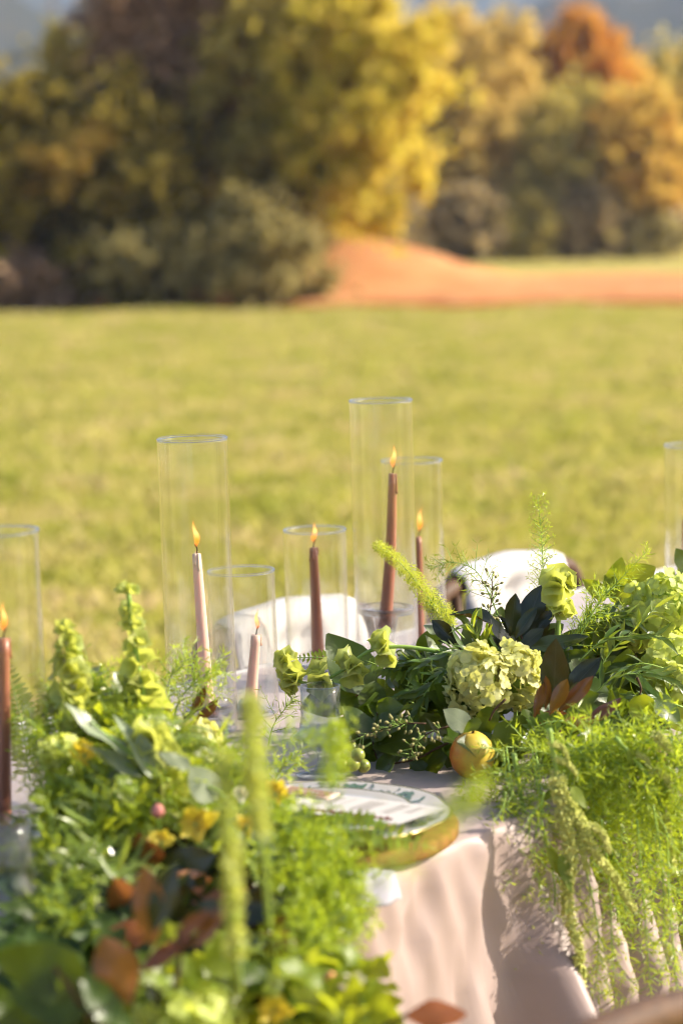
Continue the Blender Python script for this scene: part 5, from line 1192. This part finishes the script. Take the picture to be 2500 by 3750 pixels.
spray('asparagus_spray', 'blurred green fern haze across the front of the blue glass', 'fern', px_path([(960, 2760), (1060, 2700), (1160, 2680), (1260, 2700)], 2.52), .04, .011, GB, 'asparagus', 34, .010, 5, .0013, .7, .0010, False, .0, 306, .05)
spray('asparagus_spray', 'blurred bright fern tip standing in front of the blue glass', 'fern', px_path([(1210, 2900), (1225, 2820), (1235, 2740), (1230, 2650)], 2.42), .02, .010, GB, 'asparagus', 60, .006, 6, .0012, .7, .0012, True, .0, 307, .02)
frond('blurred fern frond lying across the front of the plate', px_path([(1120, 3060), (1250, 3030), (1400, 3050), (1600, 3110)], 2.58), .026, 17, 'fern fronds')
frond('blurred pale fern frond behind the left brown candle', px_path([(110, 2860), (90, 2700), (60, 2560), (20, 2420)], 2.95), .026, 20, 'fern fronds')
frond('blurred fern frond between the left cylinder and the shorter bells', px_path([(230, 2800), (200, 2680), (180, 2580), (150, 2500)], 2.92), .022, 16, 'fern fronds')
# filling: clusters of greens over the mound, nearer the camera further down
def dl(py): return 2.86 - (py - 2450) / 1300 * .62
def dcap(px, py):
    """nothing may lie under the table top or behind the falling cloth"""
    q = WZ(px, py, TZ)
    if tn(q)[1] > 0: return q.y - .03
    r = (px - 1250) / FPX; t = (r * P0.y - P0.x) / (U.x - r * U.y); return (P0 + U * t).y - .07
ANL = [(715, 3015, 'the ruffled yellow bloom'), (690, 2730, 'the cream hydrangea'), (740, 2870, 'the round grey leaf'), (520, 2500, 'the tall bells spike'), (265, 2450, 'the shorter bells spike'), (640, 3350, 'the brown magnolia hollow'), (150, 3550, 'the broad corner leaves'), (578, 2972, 'the coral bud'), (1212, 3592, 'the peach bud'), (845, 3100, 'the long lime bell stem'), (935, 2800, 'the lime bell stem by the candle'), (1250, 2980, 'the plate'), (1590, 3700, 'the orange leaf'), (310, 2760, 'the pale yellow bloom'), (60, 3050, 'the glittering holder'), (40, 3350, 'the clear glass'), (1180, 2680, 'the blue glass')]
def cluster(kind, px, py, spread, n, seed):
    t = None; lab = {'fern': 'blurred asparagus fern', 'lance': 'blurred narrow-leaved sprigs', 'dark': 'blurred dark leaves', 'grey': 'blurred grey-green leaves', 'lime': 'blurred lime leaves', 'magnolia': 'blurred dark magnolia leaves'}[kind]
    lab = near(px, py, ANL, USED, lab)
    for q in range(n):
        x = px + rnd.uniform(-1, 1) * spread; y = py + rnd.uniform(-1, 1) * spread * .9; d = min(dl(y) + rnd.uniform(-.03, .06), dcap(x, y + 60) - .02)
        if kind == 'fern':
            fl_ = 1 if x > 820 else rnd.choice((-1, 1)) * .4
            pth = [W(x - 110 * fl_, y + 90, d + .05), W(x - 40 * fl_, y + 10, d + .02), W(x + 30 * fl_, y - 30, d), W(x + 110 * fl_, y + 10, d - .03)]
            t = spray('asparagus_fern', lab, 'fern', pth, .048, .0135, 'asparagus fern of the left arrangement', 'asparagus' if (q + seed) % 4 else 'asparagus_dark', 22, .0115, 5, .0019, .7, .0012, False, .01, seed * 7 + q, .05, into=t)
        elif kind == 'magnolia':
            b_ = W(x, y + 60, min(d + .02, dcap(x, y + 60))); t = t or thing('magnolia_sprig', lab, 'foliage', b_, 'leaf clusters of the left arrangement'); e_ = W(x + rnd.uniform(-40, 40), y - 40, min(d, dcap(x, y - 40)))
            stem_part(t, [b_, b_.lerp(e_, .5), e_], .003, .002, 'stem_brown', 6)
            for g in range(8):
                an = g * .8 + rnd.random(); v_ = Vector((math.cos(an), -.25, math.sin(an) * .9 + .2)).normalized(); leaf_at(t, 'magnolia', b_.lerp(e_, g / 8), b_.lerp(e_, g / 8) + v_ * rnd.uniform(.05, .08), 1.15, (.8, .1), under=rnd.random() < .35)
        else:
            dz = {'lance': 0, 'dark': .09, 'grey': .05, 'lime': -.02}[kind]
            a = W(x, y + 140, min(d + .06 + dz, dcap(x, y + 140))); e = W(x + rnd.uniform(-110, 110), y - 110, min(d - .02 + dz, dcap(x, y - 110)))
            m_, n_, s_, wd_ = {'lance': ('lance', 16, .040, 1.35), 'dark': ('salal', 9, .042, 1), 'grey': ('eucalyptus', 9, .034, 1), 'lime': ('salal_pale', 8, .040, 1)}[kind]
            t = sprig({'lance': 'narrow_leaf_sprig', 'dark': 'filler_branch', 'grey': 'eucalyptus_sprig', 'lime': 'lemon_leaf_branch'}[kind], lab, 'foliage', [a, a.lerp(e, .5) + rv(.012), e], m_, n_, s_, 'leaf clusters of the left arrangement', 'stem', .0016, .85, (.45, .65), wide=wd_, into=t)
    return t
sd = 0
for px, py in ((940, 3060), (1070, 3120), (1180, 3180), (1010, 3160), (1140, 3240), (960, 3280), (1080, 3340), (1130, 3450), (980, 3430), (1210, 3330), (230, 2740), (400, 2760), (560, 2830), (230, 2900), (330, 2950), (460, 3020), (230, 3130), (380, 3180), (780, 2960), (640, 2880), (520, 2680), (820, 2820), (250, 3330), (900, 2900), (420, 2620), (330, 2560), (1040, 3560)):
    sd += 1; cluster('fern', px, py, 70, 4, sd)
for px, py in ((240, 2860), (420, 2880), (330, 3060), (480, 3120), (250, 3220), (400, 3300), (260, 3000), (560, 2920), (620, 2800), (280, 2660), (460, 2740), (700, 3120)): sd += 1; cluster('lance', px, py, 80, 4, sd)
for px, py in ((170, 3340), (330, 3420), (90, 3480), (90, 3650), (250, 3700), (420, 3640), (560, 3690), (700, 3640), (820, 3600), (940, 3600), (60, 3780), (330, 3250), (880, 3400), (380, 3060), (560, 3100), (1060, 3700), (420, 3480), (980, 3330), (1060, 3200)): sd += 1; cluster('dark', px, py, 80, 3, sd)
for px, py in ((420, 2720), (260, 2960), (520, 2860), (960, 3160), (850, 3600), (350, 3150), (330, 2640), (620, 2960), (460, 2640)): sd += 1; cluster('grey', px, py, 70, 2, sd)
for px, py in ((640, 3560), (820, 3560), (900, 3680), (560, 3740), (1120, 3620), (760, 3700), (1020, 3740), (1330, 3690), (270, 3080), (1240, 3740), (400, 2840), (600, 2760), (300, 2800), (480, 2960), (700, 2900)): sd += 1; cluster('lime', px, py, 70, 2, sd)
for px, py in ((560, 3250), (690, 3230), (830, 3290), (640, 3400), (770, 3420), (900, 3460), (520, 3380)): sd += 1; cluster('magnolia', px, py, 30, 2, sd)
